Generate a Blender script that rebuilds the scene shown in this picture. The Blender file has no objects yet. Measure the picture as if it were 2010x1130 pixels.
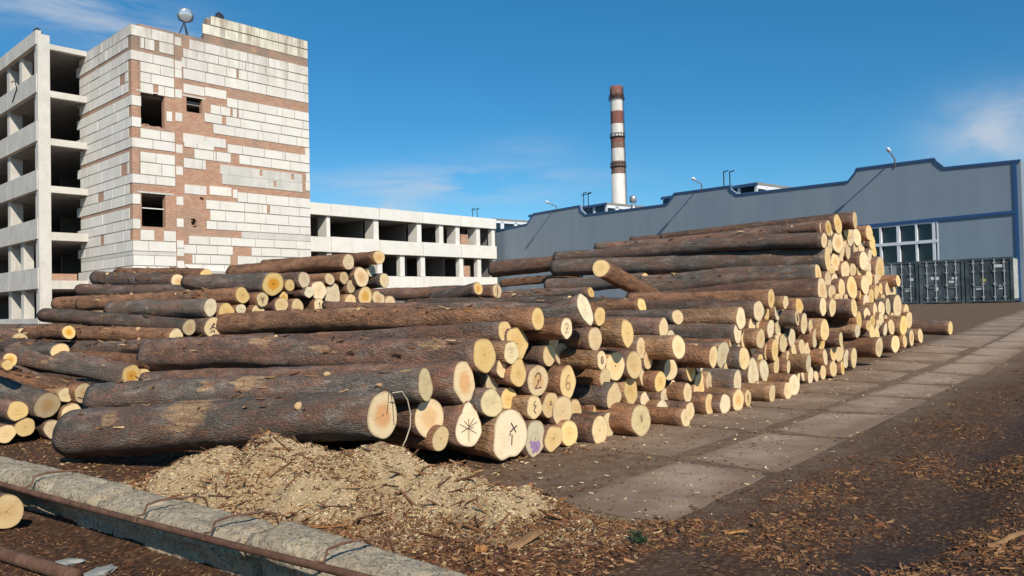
import bpy, math, random
from mathutils import Vector, Matrix, noise
rnd = random.Random(7)
scene = bpy.context.scene
COL = scene.collection
rad = math.radians
PI = math.pi

# ------------------------------------------------------------------ camera
F = 1550.0
CX, CY = 1005.0, 565.0
HC = 1.55
pitch = math.atan(36.0 / F)
roll = 0.0225
fw = Vector((0, math.cos(pitch), math.sin(pitch)))
up0 = Vector((0, -math.sin(pitch), math.cos(pitch)))
X0 = Vector((1, 0, 0))
cr = X0 * math.cos(roll) - up0 * math.sin(roll)
cu = X0 * math.sin(roll) + up0 * math.cos(roll)
CAM = Vector((0, 0, HC))
cd = bpy.data.cameras.new('Camera')
cam = bpy.data.objects.new('Camera', cd)
COL.objects.link(cam)
cam.matrix_world = Matrix(((cr.x, cu.x, -fw.x, 0), (cr.y, cu.y, -fw.y, 0), (cr.z, cu.z, -fw.z, HC), (0, 0, 0, 1)))
cd.sensor_width = 36
cd.lens = F / 2010 * 36
cd.clip_start = 0.1
cd.clip_end = 6000
scene.camera = cam


def ray(px, py):
    return fw + cr * ((px - CX) / F) - cu * ((py - CY) / F)


def proj(p):
    d = p - CAM
    k = F / d.dot(fw)
    return CX + d.dot(cr) * k, CY - d.dot(cu) * k


def G0(x, y):
    t = max(0.0, y - 14.0)
    return min(1.12, .038 * t * t / (t + 2.0)) if y < 60 else 1.12


def on_ground(px, py, dz=0.0):
    r = ray(px, py)
    lo, hi = .5, 400.0
    for _ in range(50):
        m = (lo + hi) / 2
        p = CAM + r * m
        if p.z > G0(p.x, p.y) + dz:
            lo = m
        else:
            hi = m
    return CAM + r * lo


def at_depth(px, py, y):
    r = ray(px, py)
    return CAM + r * (y / r.y)


# ------------------------------------------------------------------ object helpers
def tag(o, label=None, cat=None, group=None, kind=None):
    if label: o['label'] = label
    if cat: o['category'] = cat
    if group: o['group'] = group
    if kind: o['kind'] = kind
    return o


def empty(name, loc=(0, 0, 0)):
    o = bpy.data.objects.new(name, None)
    COL.objects.link(o)
    o.location = loc
    o.empty_display_size = .2
    return o


class MB:
    def __init__(s):
        s.v = []; s.f = []; s.m = []; s.uv = []; s.c = []

    def vert(s, p, c=None):
        s.v.append(tuple(p)); s.c.append(c if c is not None else (1, 1, 1, 1))
        return len(s.v) - 1

    def face(s, idx, m=0, uv=None):
        s.f.append(tuple(idx)); s.m.append(m); s.uv.append(uv)

    def hexa(s, P, m=0, uvs=None, c=None):
        """P: 8 points, bottom 4 (ccw from above) then top 4"""
        b = [s.vert(p, c) for p in P]
        for q in ((3, 2, 1, 0), (4, 5, 6, 7), (0, 1, 5, 4), (1, 2, 6, 5), (2, 3, 7, 6), (3, 0, 4, 7)):
            s.face([b[i] for i in q], m, [uvs[i] for i in q] if uvs else None)

    def box(s, x0, x1, y0, y1, z0, z1, m=0, c=None):
        s.hexa([(x0, y0, z0), (x1, y0, z0), (x1, y1, z0), (x0, y1, z0), (x0, y0, z1), (x1, y0, z1), (x1, y1, z1), (x0, y1, z1)], m, None, c)

    def tube(s, pts, r, n=8, m=0, cap=True, c=None):
        pts = [Vector(p) for p in pts]
        rs = r if isinstance(r, (list, tuple)) else [r] * len(pts)
        rings = []
        prev = None
        for i, p in enumerate(pts):
            a = pts[max(0, i - 1)]; b = pts[min(len(pts) - 1, i + 1)]
            t = (b - a).normalized()
            if prev is None:
                ref = Vector((0, 0, 1)) if abs(t.z) < .9 else Vector((1, 0, 0))
                x = t.cross(ref).normalized()
            else:
                x = (prev - t * prev.dot(t)).normalized()
            prev = x
            y = t.cross(x)
            rings.append([s.vert(p + (x * math.cos(2 * PI * k / n) + y * math.sin(2 * PI * k / n)) * rs[i], c) for k in range(n)])
        for i in range(len(rings) - 1):
            for k in range(n):
                s.face([rings[i][k], rings[i][(k + 1) % n], rings[i + 1][(k + 1) % n], rings[i + 1][k]], m)
        if cap:
            s.face(rings[0][::-1], m); s.face(rings[-1], m)

    def build(s, name, mats, parent=None, smooth=False, col=False, fix=False):
        me = bpy.data.meshes.new(name)
        me.from_pydata(s.v, [], s.f)
        if not isinstance(mats, (list, tuple)): mats = [mats]
        for m in mats: me.materials.append(m)
        me.polygons.foreach_set('material_index', s.m)
        if smooth: me.polygons.foreach_set('use_smooth', [True] * len(s.f))
        if any(u is not None for u in s.uv):
            ul = me.uv_layers.new(name='UVMap')
            flat = []
            for f, u in zip(s.f, s.uv):
                if u is None: flat += [0.0] * (2 * len(f))
                else:
                    for q in u: flat += [q[0], q[1]]
            ul.data.foreach_set('uv', flat)
        if col:
            at = me.attributes.new('col', 'FLOAT_COLOR', 'POINT')
            fl = []
            for q in s.c: fl += list(q) if len(q) == 4 else list(q) + [1]
            at.data.foreach_set('color', fl)
        if fix:
            import bmesh
            bm = bmesh.new(); bm.from_mesh(me); bmesh.ops.recalc_face_normals(bm, faces=bm.faces); bm.to_mesh(me); bm.free()
        me.update()
        o = bpy.data.objects.new(name, me)
        COL.objects.link(o)
        if parent: o.parent = parent
        return o


# ------------------------------------------------------------------ materials
class N:
    """small node-tree builder"""
    def __init__(s, name):
        s.mat = bpy.data.materials.new(name)
        s.mat.use_nodes = True
        s.t = s.mat.node_tree
        s.t.nodes.clear()
        s.out = s.t.nodes.new('ShaderNodeOutputMaterial')
        s.b = s.t.nodes.new('ShaderNodeBsdfPrincipled')
        s.t.links.new(s.b.outputs[0], s.out.inputs[0])

    def n(s, typ, **kw):
        nd = s.t.nodes.new(typ)
        for k, v in kw.items(): setattr(nd, k, v)
        return nd

    def set(s, inp, v):
        if hasattr(v, 'is_output') or isinstance(v, bpy.types.NodeSocket): s.t.links.new(v, inp)
        else: inp.default_value = v

    def coord(s, which='Object'):
        return s.n('ShaderNodeTexCoord').outputs[which]

    def mapping(s, vec, scale=(1, 1, 1), loc=(0, 0, 0)):
        m = s.n('ShaderNodeMapping')
        s.set(m.inputs['Vector'], vec); s.set(m.inputs['Scale'], scale); s.set(m.inputs['Location'], loc)
        return m.outputs[0]

    def noise(s, vec, scale=5, detail=4, rough=.55, dist=0):
        m = s.n('ShaderNodeTexNoise')
        s.set(m.inputs['Vector'], vec); s.set(m.inputs['Scale'], scale); s.set(m.inputs['Detail'], detail)
        s.set(m.inputs['Roughness'], rough); s.set(m.inputs['Distortion'], dist)
        return m.outputs['Fac']

    def voro(s, vec, scale=5, feature='F1', out='Distance'):
        m = s.n('ShaderNodeTexVoronoi', feature=feature)
        s.set(m.inputs['Vector'], vec); s.set(m.inputs['Scale'], scale)
        return m.outputs[out]

    def ramp(s, fac, stops):
        m = s.n('ShaderNodeValToRGB')
        e = m.color_ramp.elements
        while len(e) < len(stops): e.new(.5)
        for q, (p, c) in zip(e, stops):
            q.position = p
            q.color = (c, c, c, 1) if isinstance(c, (int, float)) else (*c[:3], 1)
        s.set(m.inputs[0], fac)
        return m.outputs[0]

    def mix(s, fac, a, b, mode='MIX'):
        m = s.n('ShaderNodeMix', data_type='RGBA', blend_type=mode)
        s.set(m.inputs[0], fac)
        for i, v in ((6, a), (7, b)):
            if isinstance(v, tuple): v = (*v[:3], 1)
            s.set(m.inputs[i], v)
        return m.outputs[2]

    def math(s, op, a, b=0.0, c=None, clamp=False):
        m = s.n('ShaderNodeMath', operation=op, use_clamp=clamp)
        s.set(m.inputs[0], a); s.set(m.inputs[1], b)
        if c is not None: s.set(m.inputs[2], c)
        return m.outputs[0]

    def attr(s, name, out='Fac'):
        return s.n('ShaderNodeAttribute', attribute_name=name).outputs[out]

    def rand(s):
        return s.n('ShaderNodeObjectInfo').outputs['Random']

    def bump(s, h, strength=.5, dist=.02):
        m = s.n('ShaderNodeBump')
        s.set(m.inputs['Height'], h); s.set(m.inputs['Strength'], strength); s.set(m.inputs['Distance'], dist)
        s.t.links.new(m.outputs[0], s.b.inputs['Normal'])

    def fin(s, color, rough=.85, spec=.2, metal=0.0):
        if isinstance(color, tuple): color = (*color[:3], 1)
        s.set(s.b.inputs['Base Color'], color); s.set(s.b.inputs['Roughness'], rough)
        s.set(s.b.inputs['Specular IOR Level'], spec); s.set(s.b.inputs['Metallic'], metal)
        return s.mat


def simple(name, col, rough=.8, spec=.25, metal=0.0, var=.25, scale=6, bump=.15):
    k = N(name)
    co = k.coord('Object')
    f = k.noise(co, scale, 5, .6)
    c2 = tuple(x * (1 - var) for x in col)
    c3 = tuple(min(1, x * (1 + var * .6)) for x in col)
    c = k.ramp(f, [(.3, c2), (.7, c3)])
    if bump: k.bump(k.noise(co, scale * 5, 4), bump, .01)
    return k.fin(c, rough, spec, metal)


def bark_mat(name, base, furrow, flake, flake_amt, scrape_amt, fs=(15, 15, 2.6)):
    k = N(name)
    co = k.coord('Object')
    rn = k.rand()
    sh = k.n('ShaderNodeCombineXYZ')
    k.set(sh.inputs[2], k.math('MULTIPLY', rn, 60.0)); k.set(sh.inputs[0], k.math('MULTIPLY', rn, 13.0))
    va = k.n('ShaderNodeVectorMath', operation='ADD')
    k.set(va.inputs[0], co); k.set(va.inputs[1], sh.outputs[0])
    v = va.outputs[0]
    warp = k.n('ShaderNodeVectorMath', operation='MULTIPLY_ADD')
    wn = k.n('ShaderNodeTexNoise'); k.set(wn.inputs['Vector'], v); wn.inputs['Scale'].default_value = 5
    k.set(warp.inputs[0], wn.outputs['Color']); k.set(warp.inputs[1], (.12, .12, .2)); k.set(warp.inputs[2], v)
    m1 = k.mapping(warp.outputs[0], tuple(q * 2.0 for q in fs))
    plates = k.voro(m1, 1.6, 'DISTANCE_TO_EDGE')
    pl = k.ramp(plates, [(0.0, 0.0), (.22, 1.0)])
    fine = k.noise(k.mapping(v, (fs[0] * 1.5, fs[1] * 1.5, fs[2] * 3)), 3.0, 5, .65)
    big = k.noise(k.mapping(v, (1.6, 1.6, .55)), 1.7, 3, .6)
    c = k.mix(k.ramp(fine, [(.3, 0.0), (.72, 1.0)]), furrow, base)
    c = k.mix(k.math('MULTIPLY', k.math('SUBTRACT', 1.0, pl), .22), c, furrow)
    # reddish flaky zones
    fl = k.ramp(big, [(.5 - flake_amt, 0.0), (.62 - flake_amt * .8, 1.0)])
    fl2 = k.math('MULTIPLY', fl, k.ramp(k.noise(k.mapping(v, (9, 9, 4)), 1.3, 4, .6), [(.35, .15), (.62, 1.0)]))
    c = k.mix(k.math('MULTIPLY', fl2, .85), c, flake)
    # scraped tan wood spots
    sc = k.noise(k.mapping(v, (4.5, 4.5, 2.2)), 1.7, 5, .6, .6)
    sm = k.ramp(sc, [(.675 - scrape_amt, 0.0), (.715 - scrape_amt, 1.0)])
    c = k.mix(k.math('MULTIPLY', sm, .85), c, (.36, .19, .085))
    pe = k.math('ADD', k.attr('peel'), k.math('MULTIPLY', k.math('SUBTRACT', k.noise(k.mapping(v, (11, 11, 3.2)), 1.5, 6, .7), .5), 1.9))
    pm = k.ramp(pe, [(.38, 0.0), (.56, .9)])
    pcol = k.ramp(k.noise(k.mapping(v, (26, 26, 3)), 1.0, 4, .6), [(.3, (.23, .115, .058)), (.55, (.41, .25, .13)), (.78, (.57, .39, .22))])
    c = k.mix(pm, c, pcol)
    # pale flecks
    fk = k.noise(k.mapping(v, (14, 14, 9)), 1.6, 2, .5)
    c = k.mix(k.ramp(fk, [(.69, 0.0), (.74, .8)]), c, (.42, .25, .13))
    # grey-green lichen
    li = k.noise(k.mapping(v, (3, 3, 1.2)), 2.2, 6, .7)
    c = k.mix(k.ramp(li, [(.56, 0.0), (.75, .35)]), c, (.15, .155, .13))
    # patchy light and dark plates along the trunk
    pt = k.noise(k.mapping(v, (5, 5, 1.6)), 1.5, 5, .7)
    c = k.mix(k.ramp(pt, [(.36, .4), (.54, 0.0)]), c, furrow)
    c = k.mix(k.ramp(pt, [(.52, 0.0), (.68, .55)]), c, tuple(min(1, q * 1.7) for q in base))
    fk2 = k.noise(k.mapping(v, (9, 9, 5)), 1.4, 3, .6, .5)
    c = k.mix(k.ramp(fk2, [(.6, 0.0), (.67, .8)]), c, flake)
    val = k.math('MULTIPLY_ADD', rn, .6, .98)
    hs = k.n('ShaderNodeHueSaturation'); k.set(hs.inputs['Value'], val); hs.inputs['Saturation'].default_value = .98; k.set(hs.inputs['Color'], c)
    h = k.math('ADD', k.math('MULTIPLY', pl, .4), k.math('MULTIPLY', fine, 1.0))
    h = k.math('SUBTRACT', h, k.math('MULTIPLY', sm, .3))
    k.bump(h, 1.0, .02)
    return k.fin(hs.outputs[0], .92, .12)


BARK = {
    'grey': bark_mat('bark_grey', (.17, .145, .122), (.072, .058, .047), (.2, .1, .066), .08, .02),
    'mix': bark_mat('bark_mixed', (.17, .126, .1), (.07, .048, .038), (.25, .115, .07), .13, .035),
    'red': bark_mat('bark_red', (.205, .115, .07), (.08, .045, .03), (.32, .15, .075), .2, .03, (11, 11, 3)),
    'tan': bark_mat('bark_peeled', (.24, .15, .092), (.095, .056, .034), (.33, .18, .09), .18, .06, (9, 9, 2)),
}


def end_mat(name, sap, heart, heart_amt, grey):
    k = N(name)
    co = k.coord('Object')
    r = k.attr('rad')
    rn = k.rand()
    sh = k.n('ShaderNodeCombineXYZ'); k.set(sh.inputs[0], k.math('MULTIPLY', rn, 40.0)); k.set(sh.inputs[1], k.math('MULTIPLY', rn, 17.0))
    va = k.n('ShaderNodeVectorMath', operation='ADD'); k.set(va.inputs[0], co); k.set(va.inputs[1], sh.outputs[0])
    v = va.outputs[0]
    wob = k.noise(v, 6, 4, .6)
    rw = k.math('MULTIPLY_ADD', k.math('SUBTRACT', wob, .5), .25, r)
    hm = k.ramp(rw, [(.38, 1.0), (.66, 0.0)])
    hv = k.math('MULTIPLY', k.math('MULTIPLY_ADD', k.math('FRACT', k.math('MULTIPLY', rn, 23.7)), 1.3, .25), heart_amt, clamp=True)
    c = k.mix(k.math('MULTIPLY', hm, hv), sap, heart)
    ring = k.math('SINE', k.math('MULTIPLY', rw, 62.0))
    c = k.mix(k.math('MULTIPLY', k.math('MULTIPLY_ADD', ring, .5, .5), .2), c, tuple(x * .62 for x in heart))
    # saw streaks
    st = k.noise(k.mapping(v, (5, 46, 5)), 1.0, 4, .6)
    c = k.mix(k.ramp(st, [(.5, 0.0), (.75, .3)]), c, tuple(x * .6 for x in heart))
    # weathering blotches
    bl = k.noise(v, 9, 5, .65)
    c = k.mix(k.ramp(bl, [(.55 - grey * .25, 0.0), (.8 - grey * .25, .2 + grey * .5)]), c, (.33, .26, .18))
    # radial drying cracks
    ob = k.n('ShaderNodeSeparateXYZ'); k.set(ob.inputs[0], co)
    an = k.math('ARCTAN2', ob.outputs[1], ob.outputs[0])
    cxy = k.n('ShaderNodeCombineXYZ'); k.set(cxy.inputs[0], k.math('COSINE', an)); k.set(cxy.inputs[1], k.math('SINE', an)); k.set(cxy.inputs[2], k.math('MULTIPLY', rn, 50.0))
    cn = k.noise(k.mapping(cxy.outputs[0], (2.2, 2.2, 1)), 1.0, 2, .5, .15)
    ck = k.math('ABSOLUTE', k.math('SUBTRACT', cn, .5))
    wid = k.math('MULTIPLY', k.math('SUBTRACT', k.math('MULTIPLY_ADD', rn, 1.3, -.5), r, clamp=True), .03)
    ckm = k.math('LESS_THAN', ck, wid)
    c = k.mix(k.math('MULTIPLY', ckm, .4), c, tuple(x * .45 for x in heart))
    # dirt smear on one side
    ds = k.noise(v, 3.2, 3, .6)
    c = k.mix(k.ramp(ds, [(.56, 0.0), (.76, .5)]), c, tuple(x * .62 for x in heart))
    # pith
    c = k.mix(k.ramp(rw, [(.035, .75), (.075, 0.0)]), c, (.12, .06, .03))
    # bark-stained margin
    c = k.mix(k.ramp(rw, [(.9, 0.0), (1.02, .5)]), c, (.3, .19, .1))
    hs = k.n('ShaderNodeHueSaturation')
    k.set(hs.inputs['Value'], k.math('MULTIPLY_ADD', k.math('FRACT', k.math('MULTIPLY', rn, 41.3)), .3, .84)); k.set(hs.inputs['Saturation'], k.math('MULTIPLY_ADD', k.math('FRACT', k.math('MULTIPLY', rn, 7.3)), .3, .85)); k.set(hs.inputs['Color'], c)
    k.bump(k.math('ADD', k.math('MULTIPLY', st, .6), k.math('MULTIPLY', bl, .5)), .35, .006)
    return k.fin(hs.outputs[0], .8, .2)


ENDM = {
    'pale': end_mat('sawn_wood_pale', (.88, .64, .325), (.78, .49, .2), .45, .15),
    'cream': end_mat('sawn_wood_cream', (.89, .69, .42), (.79, .53, .27), .4, .2),
    'orange': end_mat('sawn_wood_orange', (.82, .595, .31), (.72, .40, .13), .85, .15),
    'heart': end_mat('sawn_wood_heart', (.84, .63, .33), (.76, .33, .07), 1.6, .05),
    'grey': end_mat('sawn_wood_weathered', (.83, .675, .41), (.7, .52, .28), .35, .35),
}
INK = simple('marking_ink', (.12, .085, .085), .7, .2, var=.2)
PURPLE = simple('purple_paint', (.40, .25, .42), .8, .2, var=.45, scale=25)
CUT = simple('cut_wood', (.55, .36, .18), .85, .15)
# ------------------------------------------------------------------ logs
def make_log(P0, P1, r0, r1, kind='mix', end='pale', cut=(0, 0), shape=None, seed=0, bend=.012, seg=26, flare=0.0, stubs=0, marks=None, rough=.05, peel=None):
    """P0: centre of the sawn face that shows, P1: centre of the far end. The trunk mesh is the log itself."""
    rg = random.Random(seed * 7919 + 13)
    P0 = Vector(P0); P1 = Vector(P1)
    L = (P1 - P0).length
    z = (P1 - P0) / L
    y = (Vector((0, 0, 1)) - z * z.z).normalized()
    x = y.cross(z)
    M = max(8, min(60, int(L / .1)))
    b1, b2, b3 = rg.uniform(-1, 1) * bend * L, rg.uniform(-.6, .6) * bend * L, rg.uniform(-.5, .5) * bend * L
    so = Vector((rg.uniform(0, 90), rg.uniform(0, 90), rg.uniform(0, 90)))
    lob = [(rg.uniform(0, 2 * PI), rg.uniform(.0, .045) * (1.6 if k == 2 else 1), k) for k in (2, 3, 5)]

    def R(a, zz):
        t = max(0.0, min(1.0, zz / L))
        r = r0 + (r1 - r0) * t
        q = 1.0
        for ph, am, k in lob: q += am * math.cos(k * a + ph)
        if shape:
            n_ = len(shape); f = (a % (2 * PI)) / (2 * PI) * n_; i = int(f) % n_; fr = f - int(f)
            fr = fr * fr * (3 - 2 * fr)
            sv = shape[i] * (1 - fr) + shape[(i + 1) % n_] * fr
            q *= 1 + (sv - 1) * max(0.0, 1 - zz / 1.2)
        if flare: q *= 1 + flare * math.exp(-zz / .35)
        return r * q

    def off(zz):
        t = zz / L
        return Vector((b3 * math.sin(PI * t) * .6 + b2 * .3 * math.sin(2 * PI * t), b1 * .45 * math.sin(PI * t) + b2 * .35 * math.sin(2 * PI * t), 0))
    mb = MB()
    wph = rg.uniform(0, 1); wsp = rg.uniform(.45, .8)
    rings = []
    peelv = []
    blobs = list(peel or [])
    for q in range(rg.choice([0, 0, 1, 1, 2])):
        blobs.append((rg.uniform(.1, .95) * L, rg.uniform(.0, PI), rg.uniform(.08, .4), rg.uniform(.3, .7), rg.uniform(.3, .5)))
    def pl_at(zz, a):
        s = 0.0
        for z0_, a0_, lz, la, am in blobs:
            da = (a - a0_ + PI) % (2 * PI) - PI
            s = max(s, am * math.exp(-((zz - z0_) / lz) ** 2 - (da / la) ** 2))
        return s
    for j in range(M + 1):
        zz = L * j / M
        ring = []
        for k in range(seg):
            a = 2 * PI * k / seg
            r = R(a, zz)
            c_, s_ = math.cos(a), math.sin(a)
            nv = noise.noise(Vector((c_ * 1.3, s_ * 1.3, zz * 1.5)) + so) * rough * r + noise.noise(Vector((c_ * r * 16, s_ * r * 16, zz * 5)) + so) * .012
            pv = pl_at(zz, a); peelv.append(pv)
            rr = r + (nv if 0 < j < M else nv * .4) - pv * .008
            wz = (zz + wph) % wsp - wsp / 2
            rr += r * .07 * math.exp(-(wz / .055) ** 2) * max(0.0, noise.noise(Vector((c_ * 1.6, s_ * 1.6, int((zz + wph) / wsp) * 7.3)) + so) + .15) * (1 if 0 < j < M else 0)
            wb = r * .2 * math.sin(PI * min(1, zz / L))
            p = Vector((c_ * rr + wb * noise.noise(Vector((zz * .9, 1, 2)) + so), s_ * rr + wb * .7 * noise.noise(Vector((zz * .9, 7, 5)) + so), 0)) + off(zz)
            p.z = zz
            if zz < .5: p.z += (cut[0] * p.x + cut[1] * p.y) * (1 - zz / .5)
            ring.append(mb.vert(p))
        rings.append(ring)
    for j in range(M):
        for k in range(seg):
            mb.face([rings[j][k], rings[j][(k + 1) % seg], rings[j + 1][(k + 1) % seg], rings[j + 1][k]], 0)
    # rim of bark round the sawn face, closed far end
    inner = []
    for k in range(seg):
        v = Vector(mb.v[rings[0][k]])
        inner.append(mb.vert((v.x * .9, v.y * .9, v.z - .0 * 1 - (cut[0] * v.x + cut[1] * v.y) * .1 + .001)))
    for k in range(seg):
        mb.face([rings[0][(k + 1) % seg], rings[0][k], inner[k], inner[(k + 1) % seg]], 0)
    c = mb.vert(off(L) + Vector((0, 0, L)))
    for k in range(seg):
        mb.face([rings[M][k], rings[M][(k + 1) % seg], c], 1)
    o = mb.build('pine_log', [BARK[kind], CUT], None, True)
    peelv += [0.0] * (len(mb.v) - len(peelv))
    o.data.attributes.new('peel', 'FLOAT', 'POINT').data.foreach_set('value', peelv)
    o.matrix_world = Matrix(((x.x, y.x, z.x, P0.x), (x.y, y.y, z.y, P0.y), (x.z, y.z, z.z, P0.z), (0, 0, 0, 1)))
    # sawn face
    eb = MB()
    vs = []; radv = []
    prevr = None
    cz = -.004
    cen = eb.vert((0, 0, cz)); radv.append(0.0)
    for q in (.16, .4, .66, .86, .965, .97):
        ring = []
        for k in range(seg):
            v = Vector(mb.v[rings[0][k]])
            zz = (cut[0] * v.x + cut[1] * v.y) * q + (cz if q < .968 else .001)
            ring.append(eb.vert((v.x * q, v.y * q, zz))); radv.append(min(1.0, q / .965))
        if prevr is None:
            for k in range(seg): eb.face([cen, ring[(k + 1) % seg], ring[k]])
        else:
            for k in range(seg): eb.face([prevr[k], prevr[(k + 1) % seg], ring[(k + 1) % seg], ring[k]])
        prevr = ring
    e = eb.build('sawn_end', ENDM[end], o)
    at = e.data.attributes.new('rad', 'FLOAT', 'POINT')
    at.data.foreach_set('value', radv)
    # branch stubs
    for q in range((stubs + 1) // 3):
        zz = rg.uniform(.4, L * .8); a = rg.uniform(.1, PI * .9)
        rr = R(a, zz); b_ = off(zz)
        d = Vector((math.cos(a), math.sin(a), -.35)).normalized()
        st = MB(); s0 = rg.uniform(.018, .034)
        base = Vector((math.cos(a) * rr * .93, math.sin(a) * rr * .93, zz)) + b_
        st.tube([base, base + d * (rr * .07 + .008), base + d * (rr * .07 + rg.uniform(.012, .03))], [s0 * 1.6, s0 * 1.1, s0 * .7], 8)
        st.build('branch_stub', CUT, o, True)
    # torn bark and splinters still hanging on the trunk
    if stubs:
        tb = MB()
        for q in range(16 + 6 * stubs):
            zz = rg.uniform(.15, L * .95); a = rg.uniform(.05, PI * .95); rr = R(a, zz)
            p = Vector((math.cos(a) * rr * 1.005, math.sin(a) * rr * 1.005, zz)) + off(zz)
            nrm = Vector((math.cos(a), math.sin(a), 0)); tg = Vector((0, 0, 1)) * rg.choice([-1, 1]); sd = tg.cross(nrm)
            ln, wd_ = rg.uniform(.04, .18), rg.uniform(.006, .022); lift = rg.uniform(.005, .05)
            cl = jit(rg.choice(ORG + ORG + TANS[2:4] + BRN), rg)
            rows_ = []
            for t_ in (0, .35, .7, 1):
                c_ = p + tg * ln * t_ + nrm * (lift * t_ * t_ + .002)
                w_ = wd_ * (1 - .75 * t_ * t_) * (.75 if t_ == 0 else 1)
                rows_.append([tb.vert(c_ - sd * w_, cl), tb.vert(c_ + sd * w_, cl), tb.vert(c_ + sd * w_ - nrm * .006, cl), tb.vert(c_ - sd * w_ - nrm * .006, cl)])
            for i_ in range(3):
                for j_ in range(4): tb.face([rows_[i_][j_], rows_[i_][(j_ + 1) % 4], rows_[i_ + 1][(j_ + 1) % 4], rows_[i_ + 1][j_]])
            tb.face(rows_[0][::-1]); tb.face(rows_[3])
        tag(tb.build('torn_bark', CHIP, o, False, True, True), kind='stuff')
    # painted marks
    if marks:
        for nm, strokes, wd, mat in marks:
            k = MB()
            for pl in strokes if wd is None else ():
                zf = lambda p, h: (-p[0] * r0, p[1] * r0, cut[0] * -p[0] * r0 + cut[1] * p[1] * r0 + h)
                lo_ = [k.vert(zf(p, cz + .003)) for p in pl]; hi_ = [k.vert(zf(p, cz - .003)) for p in pl]
                k.face(hi_)
                for i in range(len(pl)): k.face([lo_[i], lo_[(i + 1) % len(pl)], hi_[(i + 1) % len(pl)], hi_[i]])
            for pl in strokes if wd is not None else ():
                pts = [Vector((-px * r0, py * r0, 0)) for px, py in pl]
                for i in range(len(pts) - 1):
                    a, b = pts[i], pts[i + 1]
                    d = (b - a).normalized(); nn = Vector((-d.y, d.x, 0)) * wd * r0
                    a = a - d * wd * r0 * .6; b = b + d * wd * r0 * .6
                    Q = [a - nn, b - nn, b + nn, a + nn]
                    zf = lambda p, h: (p.x, p.y, cut[0] * p.x + cut[1] * p.y + h)
                    k.hexa([zf(p, cz - .004 - .0004 * i) for p in Q] + [zf(p, cz + .003) for p in Q])
            k.build(nm, mat, e)
    return o


def head(deg):
    return Vector((math.sin(rad(deg)), math.cos(rad(deg)), 0))


class Plane:
    def __init__(s, A, B):
        s.A = Vector((A.x, A.y, 0)); d = Vector((B.x - A.x, B.y - A.y, 0)); s.d = d.normalized()
        s.n = Vector((s.d.y, -s.d.x, 0))     # towards the road / camera
        if s.n.y > 0: s.n = -s.n

    def hit(s, px, py, off=0.0):
        r = ray(px, py)
        t = (s.A + s.n * off - CAM).dot(s.n) / r.dot(s.n)
        return CAM + r * t


gA = on_ground(1000, 899); gB = on_ground(1688, 724)
PL1 = Plane(gA, gB)
gC = on_ground(1727, 704); gD = on_ground(1806, 676)
PL2 = Plane(gC, gD)
gE = on_ground(100, 861)
PL3 = Plane(gE, gE + PL1.d)
print('plane headings', math.degrees(math.atan2(PL1.d.x, PL1.d.y)), math.degrees(math.atan2(PL2.d.x, PL2.d.y)), gA, gB, gC, gD, gE)

S2 = [[(-.28, .22), (-.18, .42), (.05, .48), (.24, .33), (.2, .08), (-.05, -.18), (-.3, -.45)], [(-.3, -.45), (.32, -.43)]]
S6 = [[(.22, .45), (0, .38), (-.2, .12), (-.26, -.18), (-.14, -.42), (.08, -.46), (.24, -.28), (.18, -.06), (-.02, -.02), (-.22, -.14)]]
S0 = [[(.2 * math.cos(a * PI / 6), .36 * math.sin(a * PI / 6)) for a in range(13)]]
STAR = [[(-.62, .3), (.5, -.3)], [(-.55, -.12), (.62, .28)], [(.02, .5), (-.08, -.62)], [(-.3, .42), (.0, .1), (.42, .5)], [(-.25, .0), (.3, .02)]]
CROSS = [[(.05, .45), (.35, .05)], [(.0, .1), (.4, .3)], [(.12, -.05), (.1, -.45)]]
MAN = [[(0, .45), (-.05, .1), (-.35, -.15)], [(-.05, .1), (.3, -.1)], [(.15, .4), (-.2, .1)], [(-.3, -.45), (.05, -.25), (.1, -.5)]]
VEE = [[(-.28, .3), (.0, -.2), (.25, .35)], [(.0, -.2), (.05, -.5)]]
ONE = [[(-.12, .25), (.05, .45), (.05, -.45)]]
SCR = [[(.1, .5), (-.12, .2), (.2, .1), (-.1, -.3), (.15, -.5)]]


def mk(st, wd=.013): return [('painted_mark', st, wd, INK)]


PURP = [('painted_mark', [[(-.6, -.1), (-.42, -.02), (-.3, -.2), (-.12, -.05), (.0, -.22), (.2, -.1), (.36, -.2), (.44, -.42), (.36, -.62), (.14, -.78), (-.06, -.7), (-.2, -.82), (-.4, -.66), (-.34, -.5), (-.56, -.4), (-.46, -.28)]], None, PURPLE)]

TEAR = [1.02, 1.08, 1.1, 1.06, .98, .86, .78, .9, 1.0, .9]           # wide above, narrow below
PENT = [.95, .9, .98, 1.42, 1.04, .9, .9, .96, .98, .96, .96, .95]
BUTT = [.96, 1.0, 1.02, 1.05, 1.06, .98, 1.0, 1.1, 1.08, .92, 1.12, 1.14]
TWIN = [.95, 1.0, 1.12, 1.06, 1.0, 1.02, 1.04, 1.0, 1.05, 1.1, 1.0, .9]

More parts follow.
